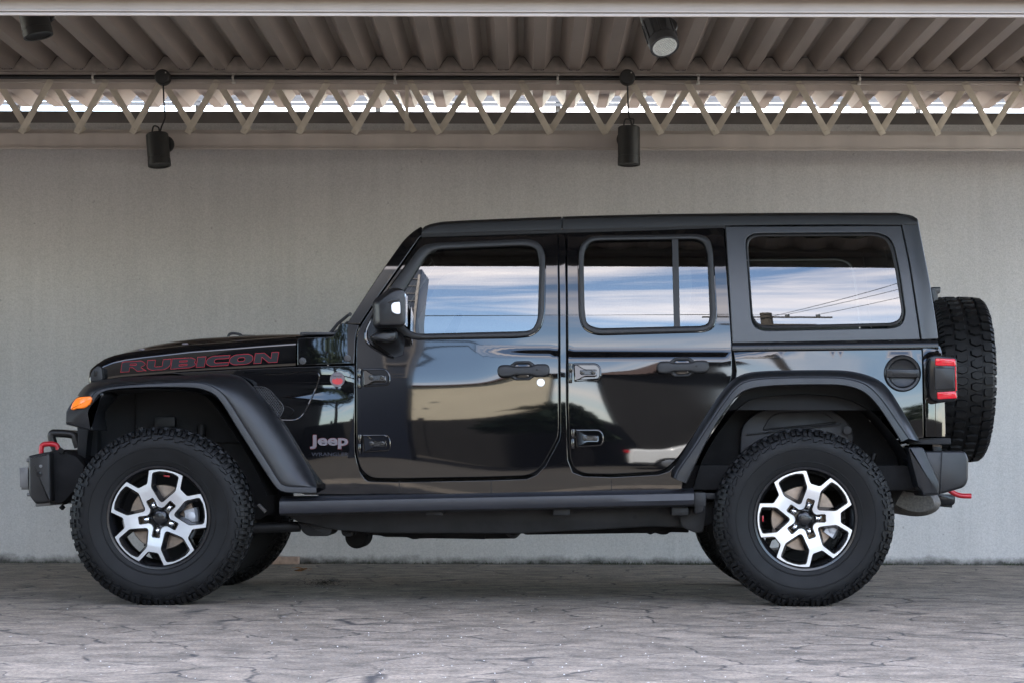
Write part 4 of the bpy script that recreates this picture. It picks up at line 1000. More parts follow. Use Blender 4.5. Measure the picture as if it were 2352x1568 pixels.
a = r1([(588, 192), (618, 192), (628, 628), (600, 628)]); loft(bm, [[S(u, v, skin, d) for d in (.012, -.008, -.008, .012)] for u, v in ()]+[[S(a[0][0]*(1-t)+a[3][0]*t, a[0][1]*(1-t)+a[3][1]*t, skin, d) for d in (.012, -.007)]+[S(a[1][0]*(1-t)+a[2][0]*t, a[1][1]*(1-t)+a[2][1]*t, skin, d) for d in (-.007, .012)] for t in [k/10 for k in range(11)]])
obj('window_seal', bm, M['rubber'], rd)
panel('window_glass', [tuple(q) for q in offs(fs_i, -3)], [], M['glass'], fd, skin, .012, thick=.004, r=.002)
panel('window_glass', [tuple(q) for q in offs(rs_i, -3)], [], M['glass'], rd, skin, .012, thick=.004, r=.002)
for o_, par in ((fs_o, fd), (rs_o, rd)):
    bm = B(); g = [S(q.x, q.y, skin, -.002) for q in resamp(offs(o_, -.6), 120, True)]; tube(bm, g+[g[0]], .0042, 8); obj('window_rim', bm, PA, par)
# pressed rim round the mirror corner of the front door
bm = B(); tube(bm, [S(u, v, skin, .003) for u, v in smooth(zm([(760, 130), (640, 330), (430, 690), (330, 880), (285, 990), (275, 1110), (300, 1210), (390, 1300), (560, 1410), (700, 1490), (830, 1530)]), 5)], [.006+.003*math.sin(math.pi*min(1, k/50)) for k in range(51)], 10); obj('door_swage', bm, PA, fd)
bm = B(); loft(bm, [[S(u, v, skin, -.004) for u, v in resamp(zm([(330, 1130), (300, 960), (380, 780), (560, 500), (700, 300)]), 24)], [S(u, v, skin, -.006) for u, v in resamp(zm([(840, 1515), (1000, 1460), (1040, 1170), (960, 1000), (900, 700)]), 24)]]); obj('mirror_sail', bm, M['smoke'], fd)
# door handles
def handle(dx, dy, par):
    T = lambda pts: [(u+dx, v+dy) for u, v in pts]
    bez = T(rnd(zd([(340, 250, 8), (385, 225, 8), (455, 170, 25), (740, 165, 25), (800, 205, 8), (845, 235, 8), (845, 465, 8), (800, 490, 8), (745, 540, 25), (455, 545, 25), (400, 510, 8), (345, 475, 8)])))
    cup = T(rnd(zd([(445, 270, 12), (480, 235, 14), (720, 232, 14), (745, 262, 12), (735, 450, 12), (700, 488, 14), (500, 490, 14), (465, 455, 12)])))
    c = S(*zd([(600, 355)])[0]); c = S(*T([zd([(600, 355)])[0]])[0])
    bm = B(); ring_on(bm, bez, cup, -.008, .004, 60, skin, .003); h = obj('door_handle', bm, M['rubber'], par)
    bm = B(); pts = resamp(cup, 40, True); cen = sum(pts, Vector((0, 0)))/40
    loft(bm, [[S(cen.x+(q.x-cen.x)*k, cen.y+(q.y-cen.y)*k, skin, -.002-.0035*(1-k*k)) for q in pts] for k in (1.02, .8, .55, .3, .05)], closed=True); obj('handle_cup', bm, PA, h)
    bm = B(); rows = []
    grip = T(rnd(zd([(105, 248, 13), (335, 240, 6), (420, 276, 6), (770, 268, 6), (850, 228, 6), (1130, 222, 14), (1130, 464, 14), (845, 470, 6), (770, 440, 6), (430, 446, 6), (345, 478, 6), (105, 482, 13)]), 6)); g = resamp(grip, 72, True); cg = sum(g, Vector((0, 0)))/72
    ok = offs([tuple(q) for q in g], 0)
    for d, i in ((-.006, .9), (-.014, 0), (-.022, .2), (-.027, .8), (-.030, 2.6), (-.031, 5)):
        rows.append([S(q.x, q.y, skin, d) for q in offs([tuple(q) for q in g], i)])
    vs = loft(bm, rows, closed=True); bm.faces.new(vs[-1]); bm.faces.new(vs[0]); gg = obj('handle_grip', bm, M['rubber'], h, sharp=50)
    k = S(*T(zd([(880, 335)]))[0], skin, -.031); bm = B(); cyl(bm, k+Vector((0, .002, 0)), k+Vector((0, -.003, 0)), .0055, n=18, bev=.001); obj('lock_button', bm, M['smoke'], h)
    return h
handle(0, 0, fd); handle(366.3, -8.3, rd)
k = S(*zd([(955, 588)])[0]); bm = B(); cyl(bm, k+Vector((0, .004, 0)), k+Vector((0, -.006, 0)), .0185, n=32, bev=.002); obj('lock_cover', bm, mat('white_cap', (.9, .9, .9), .3), fd)
# hinges
def hinge(u0, v0, par):
    T = lambda pts: [(u0+(p[0]-75)*.14063, v0+(p[1]-130)*.14063)+tuple(p[2:]) for p in pts]
    base = rnd(T([(150, 132, 3), (540, 130, 8), (612, 205, 9), (615, 350, 6), (570, 408, 5), (170, 432, 3)]))
    bm = B(); rows = []
    for d, i in ((.004, 0), (-.006, 0), (-.0105, .5), (-.012, 1.7)): rows.append([S(q.x, q.y, skin, d) for q in offs(base, i)])
    rows.append([S(q.x, q.y, skin, -.012) for q in offs(base, 3.2)]); rows.append([S(q.x, q.y, skin, -.005) for q in offs(base, 4.4)])
    vs = loft(bm, rows, closed=True); bm.faces.new(vs[-1]); h = obj('door_hinge', bm, PA, par)
    arm = rnd(T([(165, 165, 3), (215, 150, 3), (270, 190, 4), (345, 232, 6), (520, 232, 4), (540, 250, 3), (540, 325, 3), (520, 345, 4), (335, 345, 8), (255, 395, 3), (180, 420, 3)]))
    bm = B(); rows = []
    for d, i in ((0, 0), (-.018, 0), (-.0225, .45), (-.025, 1.7)): rows.append([S(q.x, q.y, skin, d-(.00016*(q.y-v0-20) if d else 0)) for q in offs(arm, i)])
    vs = loft(bm, rows, closed=True); bm.faces.new(vs[-1]); obj('hinge_arm', bm, PA, h)
    slot = rnd(T([(262, 240, 4), (500, 240, 4), (520, 262, 4), (520, 300, 4), (500, 322, 4), (285, 322, 5), (262, 290, 5)]))
    bm = B(); rows = [[S(q.x, q.y, skin, d) for q in offs(slot, i)] for d, i in ((-.025, 0), (-.029, .2), (-.029, 1.0), (-.0262, 1.6))]; vs = loft(bm, rows, closed=True); bm.faces.new(vs[-1]); obj('hinge_slot', bm, M['wheelblack'], h)
    for x in (300, 480):
        c = S(*T([(x, 281)])[0], skin, -.0265); bm = B(); cyl(bm, c+Vector((0, .004, 0)), c+Vector((0, -.006, 0)), .0105, n=24, bev=.002); cyl(bm, c+Vector((0, -.005, 0)), c+Vector((0, -.0075, 0)), .006, n=6); obj('hinge_bolt', bm, M['wheelblack'], h)
    a_, b_ = S(*T([(112, 132)])[0], skin, -.010), S(*T([(108, 450)])[0], skin, -.010); m_ = a_.lerp(b_, .45)
    bm = B(); cyl(bm, a_, m_, .0095, n=20, bev=.002); cyl(bm, m_+Vector((0, 0, -.003)), b_, .0085, n=20, bev=.002)
    for k in range(4): cyl(bm, a_+Vector((0, 0, -.004-k*.004)), a_+Vector((0, 0, -.006-k*.004)), .0103, n=20)
    obj('hinge_barrel', bm, PA, h)
    return h
hinge(820.5, 845, fd); hinge(821.5, 996.5, fd); hinge(1305.5, 833, rd); hinge(1311, 984.5, rd)

# ---- mirror
bm = B()
hm = rnd(zm([(398, 440, 20), (455, 370, 10), (735, 172, 18), (870, 150, 14), (1030, 190, 14), (1055, 420, 4), (1052, 860, 14), (1000, 925, 12), (520, 958, 16), (425, 925, 12), (408, 800, 4)]))
fm = rnd(zm([(520, 435, 8), (790, 235, 14), (930, 200, 8), (1028, 215, 10), (1040, 430, 4), (1036, 800, 10), (990, 880, 10), (545, 880, 14), (530, 800, 4)]))
a = resamp(hm, 72, True); b = resamp(fm, 72, True)
def mrow(t, y): return [P(p.x*(1-t)+q.x*t, p.y*(1-t)+q.y*t, y) for p, q in zip(a, b)]
vs = loft(bm, [mrow(0, .09), mrow(0, -.055), mrow(.12, -.075), mrow(.55, -.092), mrow(1, -.107), [P(q.x*.88+895*.12, q.y*.88+706*.12, -.110) for q in b]], closed=True)
bm.faces.new(vs[-1]); bm.faces.new(vs[0])
mir = obj('side_mirror', bm, M['flare'], car, sharp=28)
bm = B(); rg = rnd(zm([(745, 470, 12), (800, 425, 12), (960, 405, 6), (985, 690, 6), (850, 735, 16), (760, 690, 14)])); prism(bm, rg, -.1125, -.10, .002); obj('lamp_recess', bm, M['rubber'], mir)
bm = B(); prism(bm, rnd(zm([(768, 490, 10), (815, 445, 12), (940, 432, 4), (948, 668, 4), (860, 668, 14), (775, 620, 12)])), -.1165, -.11, .002); obj('mirror_lamp', bm, M['whitelens'], mir)
bm = B(); prism(bm, rnd(zm([(690, 440, 6), (790, 375, 8), (930, 370, 6), (945, 400, 5), (800, 425, 8), (720, 468, 6)])), -.112, -.10, .002); obj('lamp_brow', bm, M['flare'], mir)
bm = B(); rows = []
for y, k in ((.14, 1), (.05, 1), (.0, .96), (-.02, .82), (-.028, .5)):
    o_ = rnd(zm([(330, 1120, 8), (440, 1040, 8), (560, 985, 10), (880, 1000, 12), (905, 1090, 10), (860, 1200, 16), (700, 1230, 16), (560, 1200, 16), (400, 1190, 10)])); g = resamp(o_, 48, True); cg = sum(g, Vector((0, 0)))/48
    rows.append([P(cg.x+(q.x-cg.x)*k, cg.y+(q.y-cg.y)*k, y) for q in g])
vs = loft(bm, rows, closed=True); bm.faces.new(vs[-1]); obj('mirror_arm', bm, M['flare'], mir)
bm = B(); q = P(*zm([(1056, 560)])[0], 0); box(bm, (q.x+.001, .0, q.z-.01), (.004, .15, .145), .002); obj('mirror_glass', bm, M['chrome'], mir)

# ---- body side, quarter, tail
bs_o = [(820, 1134), (821, 1060), (829, 1090), (842, 1103.5), (853, 1104)]+[(917, 1105.5), (1127, 1101.5), (1209, 1098.5), (1232, 1089), (1253, 1067), (1284, 1008), (1287, 990), (1285.3, 700), (1282.5, 537), (1298.5, 536.5), (1300.5, 700), (1301, 930), (1304.8, 1055), (1316, 1083), (1340, 1092), (1409, 1094), (1512, 1088.5), (1537, 1080), (1562, 1055), (1575, 1060), (1565, 1134)]
panel('body_side', bs_o, [], PA, car, skin, .001, r=.004, mirror=True)
for u in (917, 1128, 1404):
    bm = B(); tube(bm, [S(u, v, skin, .001) for v in (1102, 1110, 1120, 1131)], .0016, 6); obj('sill_seam', bm, M['dark'], car)
qp_o = rnd([(1684.5, 806, 2), (2117.5, 801, 2), (2122, 1005, 2), (2070, 1010)]+r3([(1500, 470), (1390, 330), (1300, 215), (1200, 165), (1100, 135), (900, 130), (600, 140), (500, 190), (410, 300), (220, 590), (180, 640), (110, 670)])+[(1554, 1078), (1564, 1052), (1688, 878, 6), (1691, 850)])
panel('rear_quarter', qp_o, [], PA, car, skin, .0, r=.004, mirror=True)
bm = B(); loft(bm, [[S(u, v, skin, d) for u, v in resamp([(1682, 796+dv), (2155, 790+dv)], 20)] for dv, d in ((12, .006), (8, -.002), (0, -.004), (-8, .004), (-8, .03))]); mirrored(bm); obj('belt_moulding', bm, M['smoke'], car)
tl = lambda x, z: skin(x, z)+2.2*max(0, x-P(2128, 900, .1).x)**2
tc_o = rnd(r2([(1374, 965, 2), (1480, 935, 8), (1503, 985, 10), (1508, 1100), (1522, 1330), (1527, 1500), (1526, 1545), (1394, 1545)]))
panel('tail_corner', tc_o, [], PA, car, tl, 0, r=.004, mirror=True)
xr = P(2160, 900, .3).x
bm = B(); box(bm, (xr-.03, CY, .90), (.05, 1.46, .52), .015); obj('tailgate', bm, PA, car)
bm = B(); loft(bm, [[S(u, v, tl, d) for u, v in resamp(r2([(1380, 1548), (1530, 1545), (1512, 1600)]), 10)] for d in (0, .05)]); box(bm, P(2135, 1012, .16)+Vector((0, .02, 0)), (.2, .06, .03), .004); mirrored(bm); obj('bumper_gap_cover', bm, M['dark'], car)

# ---- hardtop and roof
ht = lambda x, z: skin(x, z)-.004
ht_o = rnd(r2([(86, 172, 3), (131, 936, 3), (1362, 914, 3), (1285, 400), (1236, 166, 3)]))
ht_h = rnd(r2([(222, 300), (222, 255, 14), (262, 224, 14), (330, 220), (1080, 215, 20), (1160, 245, 20), (1192, 310, 10), (1225, 470), (1264, 745, 25), (1240, 815, 25), (1180, 836, 10), (345, 853, 25), (285, 835, 20), (258, 785, 20)]))
hside = panel('hardtop_side', ht_o, [ht_h], M['hardtop'], car, ht, 0, r=.006, mirror=True)
wi = rnd(r2([(230, 310), (232, 262, 14), (268, 235, 14), (330, 231), (1075, 226, 20), (1148, 254, 20), (1180, 318, 10), (1212, 480), (1249, 745, 22), (1228, 798, 22), (1175, 818, 10), (350, 834, 22), (298, 818, 18), (270, 775, 18)]))
gi = rnd(r2([(236, 320), (240, 270, 14), (275, 245, 14), (330, 240), (1070, 236, 20), (1138, 262, 20), (1168, 325, 10), (1200, 480), (1240, 735, 20), (1220, 785, 20), (1170, 803, 10), (345, 822, 22), (300, 808, 18), (268, 765, 18)]))
bm = B(); ring_on(bm, [tuple(q) for q in offs(wi, -2.5)], gi, .004, .02, 130, ht, .002); obj('window_seal', bm, M['rubber'], hside[0])
panel('window_glass', [tuple(q) for q in offs(gi, -3)], [], M['glass'], hside[0], ht, .008, thick=.004, r=.002)
panel('window_glass', [tuple(q) for q in offs(gi, -3)], [], M['glass'], car, ht, .012, thick=.004, r=.002, mirror=True)
for o_ in [o for o in bpy.data.objects if o.name.startswith('window_glass') and o.parent == car][:1]: bpy.data.objects.remove(o_)
hc = lambda x, z: ht(x, z)+(2.6*max(0, x-(P(2085, 500, .2).x+(1.72-z)*.10))**2)
hc_o = rnd(r2([(1240, 165, 2), (1236, 90), (1300, 103), (1345, 122, 4), (1358, 200), (1420, 520), (1462, 780), (1479, 908, 4), (1368, 913, 3), (1290, 400)]))
panel('hardtop_corner', hc_o, [], M['hardtop'], car, hc, 0, r=.005, mirror=True)
# roof: front panels and rear cap, lofted across
def roof(name, pts, mm, x_end_round=0):
    """pts: list of (u, v_bottom, v_top) along the near edge"""
    rows = []
    E = [(S(u, vb, skin, -.006), S(u, vt+6, skin, -.008), S(u, vt, skin, .015)) for u, vb, vt in pts]
    rows = [[e[0]+Vector((0, .012, 0)) for e in E], [e[0] for e in E], [e[0].lerp(e[1], .5)+Vector((0, -.003, 0)) for e in E], [e[1] for e in E], [Vector((e[2].x, e[2].y-.006, e[2].z-.004)) for e in E], [e[2]+Vector((0, .012, 0)) for e in E],
            [Vector((e[2].x, e[2].y+.10, e[2].z+.012)) for e in E], [Vector((e[2].x, .6, e[2].z+.024)) for e in E], [Vector((e[2].x, CY, e[2].z+.028)) for e in E]]
    rows += [[Vector((p.x, 2*CY-p.y, p.z)) for p in r] for r in rows[-2::-1]]
    bm = B(); loft(bm, rows); 
    loft(bm, [[Vector((p.x, p.y, p.z-.03)) for p in rows[6]], [Vector((p.x, 2*CY-p.y, p.z-.03)) for p in rows[6]]])
    return obj(name, bm, mm, car, sharp=40)
fr_ = [(968.5, 538.5, 527), (975, 538, 520), (985, 537.3, 516), (1000, 536.8, 512.5), (1015, 536, 510), (1060, 534.5, 507.5), (1140, 532, 504), (1220, 530, 500.8), (1289.5, 528, 498.5)]
roof('roof_panel', fr_, M['rail'])
rr_ = [(1292.5, 527.8, 498.3), (1400, 525.5, 495), (1500, 523, 493), (1600, 520, 491.5), (1700, 518, 490.5), (1800, 516.5, 489.8), (1950, 516, 489.2), (2064, 517, 489.3), (2088, 517, 493), (2098, 517, 496), (2106, 516, 501)]
roof('hardtop_roof', rr_, M['rail'])
q = S(1290.9, 513); bm = B(); box(bm, q+Vector((0, .012, 0)), (.02, .02, .05)); mirrored(bm); obj('roof_joint', bm, M['dark'], car)
# rear glass and hatch
zt0, zt1 = P(2140, 780, .4).z, P(2095, 520, .4).z
bm = B(); xx0, xx1 = P(2150, 780, .4).x-.02, P(2103, 520, .4).x-.03
loft(bm, [[Vector((xx1, .30, zt1)), Vector((xx1, 1.58, zt1))], [Vector((xx0, .24, zt0)), Vector((xx0, 1.64, zt0))]]); obj('rear_window', bm, M['glass'], car)
# upper door-frame filler above the doors (dark drip rail)
bm = B(); loft(bm, [[S(u, v+dv, skin, d) for u, v in resamp([(968, 541), (1284, 531), (1666, 522)], 30)] for dv, d in ((-4, .0), (4, .004), (8, .02))]); mirrored(bm); obj('drip_rail', bm, M['dark'], car)

# ---- flares
def flare(name, A, Bc, Cc, ya, yb, ycf, conv, n=64):
    A = resamp(smooth(conv(A), 3), n); Bc = resamp(smooth(conv(Bc), 3), n); Cc = resamp(smooth(conv(Cc), 3), n)
    q = lambda p, y: P(p.x, p.y, y)
    mix = lambda a, b, t: a.lerp(b, t)
    rows = []; 
    def row(fn): rows.append([fn(i) for i in range(n)])
    row(lambda i: q(A[i], .30)); row(lambda i: q(A[i], ya+.012)); row(lambda i: q(mix(A[i], Bc[i], .05), ya+.003)); row(lambda i: q(mix(A[i], Bc[i], .14), ya))
    row(lambda i: q(mix(A[i], Bc[i], .86), yb)); row(lambda i: q(mix(A[i], Bc[i], .95), yb+.001)); row(lambda i: q(Bc[i], yb+.005)); row(lambda i: q(mix(Bc[i], Cc[i], .05), yb+.003))
    for t in (.12, .3, .5, .7, .86, .96): row(lambda i, t=t: q(mix(Bc[i], Cc[i], t), yb+.003+(ycf(i/(n-1))-yb)*(1-math.sqrt(max(0, 1-t**2.2)))))
    row(lambda i: q(Cc[i], ycf(i/(n-1))+.02))
    bm = B(); vs = loft(bm, rows); bm.faces.new([r[0] for r in vs[1:]]); bm.faces.new([r[-1] for r in vs[1:]])
    mirrored(bm)
    return obj(name, bm, FL, car, sharp=35)
fA = [(612, 800), (640, 752), (690, 722), (800, 705), (1000, 698), (1250, 702), (1340, 720), (1405, 752), (1460, 820), (1560, 985), (1700, 1205), (1795, 1345), (1830, 1376), (1880, 1388), (1980, 1390), (2066, 1390)]
fB = [(600, 770), (625, 728), (690, 702), (790, 687), (1000, 672), (1250, 665), (1355, 680), (1430, 720), (1490, 785), (1600, 960), (1740, 1180), (1822, 1312), (1852, 1338), (1900, 1347), (1985, 1349), (2066, 1349)]
fC = [(505, 752), (560, 684), (640, 655), (740, 640), (1000, 622), (1250, 618), (1450, 606), (1570, 628), (1650, 692), (1760, 815), (1860, 960), (1960, 1120), (2030, 1240), (2066, 1308), (2070, 1330), (2072, 1349)]
flare('front_flare', fA, fB, fC, .004, .006, lambda t: .30-(.30-.125)*min(1, max(0, (t-.12)/.5))**1.0, z1)
# front end of the flare with the marker lamp
bm = B(); prism(bm, rnd(zf([(458, 745, 4), (462, 625, 5), (500, 560, 5), (560, 488, 8), (735, 475, 6), (790, 420, 6), (830, 470, 6), (740, 560, 12), (690, 620, 10), (720, 800, 4), (690, 800, 4), (570, 770, 4)])), .022, .34, .012); mirrored(bm); obj('flare_end', bm, FL, car)
ml = rnd(zf([(505, 608, 5), (520, 555, 5), (565, 492, 8), (700, 482, 8), (725, 500, 8), (690, 555, 12), (640, 595, 10), (560, 600, 6), (540, 610, 3)]))
bm = B(); prism(bm, ml, .008, .06, .007, seg=3); mirrored(bm); obj('marker_lamp', bm, M['orange'], car)
rA = [(160, 742), (185, 690), (235, 585), (325, 405), (400, 295), (470, 212), (540, 175), (640, 158), (800, 150), (1000, 148), (1120, 155), (1225, 190), (1310, 272), (1400, 405), (1450, 490)]
rB = [(92, 712), (118, 655), (200, 540), (300, 388), (385, 262), (460, 165), (530, 125), (640, 110), (800, 104), (1000, 104), (1120, 110), (1240, 146), (1335, 235), (1430, 370), (1500, 470)]
rC = [(72, 705), (78, 655), (130, 570), (250, 375), (360, 205), (440, 115), (520, 75), (640, 62), (800, 58), (1020, 57), (1150, 64), (1280, 98), (1375, 165), (1480, 330), (1568, 488)]
flare('rear_flare', rA, rB, rC, .004, .006, lambda t: .12, r3)

# ---- lamps, fuel cap, badges
bm = B(); prism(bm, rnd(zt([(368, 560, 10), (375, 500, 8), (410, 486, 6), (545, 500, 6), (558, 520, 5), (562, 770, 6), (545, 788, 6), (440, 800, 8), (385, 780, 8), (370, 720, 10)])), .065, .22, .010); mirrored(bm); tlh = obj('tail_light', bm, M['smoke'], car)
for nm, pts, y, mm in (('red_lens', [(414, 508, 4), (545, 512, 4), (551, 560, 4), (414, 556, 3)], .060, M['redlens']), ('red_lens', [(424, 730, 3), (550, 722, 4), (557, 770, 4), (428, 776, 4)], .060, M['redlens']), ('red_lens', [(541, 560), (551, 560), (555, 722), (545, 722)], .062, M['redlens']), ('lamp_panel', [(408, 572, 3), (538, 570, 3), (543, 708, 3), (412, 714, 3)], .058, M['flare'])):
    bm = B(); prism(bm, rnd(zt(pts)), y, .10, .004); obj(nm, bm, mm, tlh)
fcx, fcv = 2072.5, 856.7
q = S(fcx, fcv); bm = B(); lathe(bm, [(q.y-.004, .001), (q.y-.006, .060), (q.y-.010, .066), (q.y-.016, .070), (q.y-.018, .080), (q.y-.012, .0865), (q.y+.01, .0885)], 64, (q.x, 0, q.z)); fc = obj('fuel_cap', bm, FL, car)
bm = B(); prismxz(bm, rnd([(q.x-.080, q.z-.020, .008), (q.x+.080, q.z-.020, .008), (q.x+.080, q.z+.020, .008), (q.x-.080, q.z+.020, .008)]), q.y-.024, q.y, .005); prismxz(bm, rnd([(q.x-.05, q.z-.009, .003), (q.x+.066, q.z-.009, .003), (q.x+.066, q.z+.009, .003), (q.x-.05, q.z+.009, .003)]), q.y-.0265, q.y-.02, .002); obj('fuel_cap_grip', bm, FL, fc)

def text_mesh(s, width, height, fit=True, offset=0, bold=0):
    cu = bpy.data.curves.new('lettering', 'FONT'); cu.body = s; cu.size = 1; cu.offset = offset; cu.resolution_u = 6; cu.fill_mode = 'FRONT' if hasattr(cu, 'fill_mode') else cu.fill_mode
    o = bpy.data.objects.new('tmp_text', cu); C.objects.link(o); dg = bpy.context.evaluated_depsgraph_get()
    me = bpy.data.meshes.new_from_object(o.evaluated_get(dg)); bpy.data.objects.remove(o)
    xs = [v.co.x for v in me.vertices]; ys = [v.co.y for v in me.vertices]
    bm = B(); bm.from_mesh(me); bpy.data.meshes.remove(me)
    for v in bm.verts: v.co.x = (v.co.x-min(xs))/(max(xs)-min(xs))*width; v.co.y = (v.co.y-min(ys))/(max(ys)-min(ys))*height
    return bm
def lay_text(bm, u0, v0, f, d, slope=0, slant=0):
    """letters measured in photo pixels, (u0, v0) = lower left, laid on the flank"""
    for v in bm.verts:
        x, y = v.co.x, v.co.y; v.co = S(u0+x+y*slant, v0-y+x*slope, f, d)
    return bm
w0 = len('x')
bm = lay_text(text_mesh('Jeep', 89, 33.5, offset=.045), 711, 1030.5, fen, -.0006); obj('badge_edge', bm, M['badgeedge'], car, recalc=False)
bm = lay_text(text_mesh('Jeep', 86.5, 31.5, offset=.03), 712.3, 1029.3, fen, -.004)
for f_ in list(bm.faces): pass
r_ = bmesh.ops.extrude_face_region(bm, geom=bm.faces[:]); [setattr(v, 'co', v.co+Vector((0, .004, 0))) for v in r_['geom'] if isinstance(v, bmesh.types.BMVert)]
obj('badge_lettering', bm, M['badge'], car, recalc=True)
bm = lay_text(text_mesh('WRANGLER', 86, 8.5, offset=.02), 715, 1046.5, fen, -.001); obj('badge_lettering', bm, M['badgedark'], car, recalc=False)
c = S(775, 870.5, fen, 0)
bm = B(); lathe(bm, [(c.y-.004, .001), (c.y-.004, .029), (c.y-.006, .0305), (c.y-.006, .034), (c.y, .0355), (c.y+.006, .036)], 48, (c.x, 0, c.z)); bd = obj('round_badge', bm, M['badge'], car)
bm = B(); pts = smooth([(-.026, -.006), (-.018, .004), (-.010, -.001), (-.002, .009), (.006, .002), (.014, .007), (.026, -.004), (.020, -.018), (0, -.024), (-.020, -.018), (-.026, -.006)], 2); bm.faces.new([bm.verts.new((c.x+p.x, c.y-.0052, c.z+p.y)) for p in pts[:-1]]); obj('badge_field', bm, M['redhook'], bd, recalc=False)
bm = text_mesh('TRAIL RATED', .044, .007, offset=.02)
for v in bm.verts: v.co = Vector((c.x-.022+v.co.x, c.y-.0054, c.z+.0115+v.co.y))
obj('badge_lettering', bm, M['badgedark'], bd, recalc=False)

# hood lettering: seven wide letters drawn as outlines on a slanted grid
LET = {
 'R': ([[(0, 0), (0, 10), (22, 10, 3), (26, 7, 3), (26, 5.6, 2), (21, 3.6, 2), (27.5, 0), (18.5, 0), (12.5, 4.2), (9, 4.2), (9, 0)], [(9, 6.1), (9, 7.8), (16.5, 7.8, .8), (16.5, 6.1, .8)]], 28.5),
 'U': ([[(0, 10), (0, 3, 3), (5, 0, 3), (21, 0, 3), (26, 3, 3), (26, 10), (17.5, 10), (17.5, 3.0, 1), (8.5, 3.0, 1), (8.5, 10)]], 27.5),
 'B': ([[(0, 0), (0, 10), (21, 10, 3), (26, 8, 2), (26, 6, 1), (25, 5.2, 1), (27, 4, 2), (27, 2, 3), (22, 0, 3)], [(8.5, 6.2), (8.5, 7.7), (17.5, 7.7, .6), (17.5, 6.2, .6)], [(8.5, 2.3), (8.5, 4.0), (18, 4.0, .6), (18, 2.3, .6)]], 28.5),
 'I': ([[(0, 0), (0, 10), (9, 10), (9, 0)]], 10.5),
 'C': ([[(25, 0), (5, 0, 4), (0, 3, 4), (0, 7, 4), (5, 10, 4), (25.5, 10), (24.5, 7.2), (10.5, 7.2, 1.2), (8.8, 6, 1), (8.8, 4, 1), (10.5, 2.8, 1.2), (25, 2.8)]], 26),
 'O': ([[(5, 0, 4), (0, 3, 4), (0, 7, 4), (5, 10, 4), (21, 10, 4), (26, 7, 4), (26, 3, 4), (21, 0, 4)], [(10.5, 2.9, 1.2), (8.8, 4, 1), (8.8, 6, 1), (10.5, 7.1, 1.2), (15.5, 7.1, 1.2), (17.2, 6, 1), (17.2, 4, 1), (15.5, 2.9, 1.2)]], 28),
 'N': ([[(0, 0), (0, 10), (10, 10), (18.5, 3.8), (18.5, 10), (26, 10), (26, 0), (16.5, 0), (7.8, 6.4), (7.8, 0)]], 26)}
def hoodf(x, z):
    # side of the hood (same lines as the loft)
    u = 1280+(x*PPM)/((CAMD+.3)/CAMD); return CY-hw(u)+.0015
tot = sum(LET[c_][1] for c_ in 'RUBICON')
def word(offset, name, mm, d):
    cu = bpy.data.curves.new(name, 'CURVE'); cu.dimensions = '2D'; cu.fill_mode = 'BOTH'; cu.offset = offset; x = 0
    for ch in 'RUBICON':
        for poly in LET[ch][0]:
            pp = rnd([(x+p[0], p[1])+tuple(p[2:]) for p in poly], 4); s = cu.splines.new('POLY'); s.points.add(len(pp)-1); s.use_cyclic_u = True
            for q_, p in zip(s.points, pp): q_.co = (p[0], p[1], 0, 1)
        x += LET[ch][1]
    o = bpy.data.objects.new('tmp_curve', cu); C.objects.link(o); me = bpy.data.meshes.new_from_object(o.evaluated_get(bpy.context.evaluated_depsgraph_get())); bpy.data.objects.remove(o)
    bm = B(); bm.from_mesh(me)
    kx = 359/tot
    for v in bm.verts:
        x, y = v.co.x, v.co.y; v.co = S(277.5+x*kx+y*.35, 853.5-y*2.25-x*kx*.0645, hoodf, d)
    return obj(name, bm, mm, hood, recalc=False)
word(.42, 'hood_lettering_edge', M['decalred'], -.0022)
word(-.10, 'hood_lettering', M['decaldark'], -.0030)

# ---- rock rail, chassis, underbody
x0, x1 = P(642, 1160, .06).x, P(1594, 1150, .06).x
def railrow(x):
    t = (x-x0)/(x1-x0); dz = 0
    za_, zb_ = P(700+t*850, 1152-19*t+1, .06).z, P(700+t*850, 1181-21*t, .06).z
    return [Vector((x, y, z)) for y, z in ((.14, za_+.028), (.075, za_+.016), (.058, za_+.004), (.052, (za_+zb_)/2), (.06, zb_+.006), (.08, zb_-.004), (.16, zb_-.006), (.20, zb_+.03))]
bm = B(); loft(bm, [railrow(x0+(x1-x0)*k/10) for k in range(11)], closed=True, cap=True); mirrored(bm); obj('rock_rail', bm, mat('rail_powdercoat', (.015, .0155, .019), .36, ior=1.42, var=.15, scale=10, bump=.1, bscale=500, bdist=.0006), car)
bm = B(); q = P(1607, 1146, .10); box(bm, (q.x, .17, q.z), (.06, .20, .07), .012); prism(bm, rnd([(1596, 1136, 4), (1617, 1136, 8), (1617, 1175, 8), (1596, 1178, 3)]), .075, .2, .006); box(bm, P(1628, 1138, .2), (.06, .04, .03), .004); mirrored(bm); obj('rail_bracket', bm, M['frame'], car)
for u in (720, 1000, 1290, 1560):
    bm = B(); box(bm, P(u, 1172, .2)+Vector((0, .03, 0)), (.08, .22, .04), .006); mirrored(bm); obj('rail_bracket', bm, M['frame'], car)
def under(name, pts, y0, y1, mm, bev=.006, conv=None, mirror=False):
    bm = B(); prism(bm, rnd(conv(pts) if conv else pts), y0, y1, bev)
    if mirror: mirrored(bm)
    return obj(name, bm, mm, car)
under('chassis_rail', [(642, 1160), (642, 1172), (682, 1196, 6), (770, 1216, 8), (860, 1223, 4), (1200, 1224), (1500, 1208), (1600, 1212, 4), (1640, 1200), (1640, 1150), (1400, 1160)], .30, .42, M['frame'], .008, mirror=True)
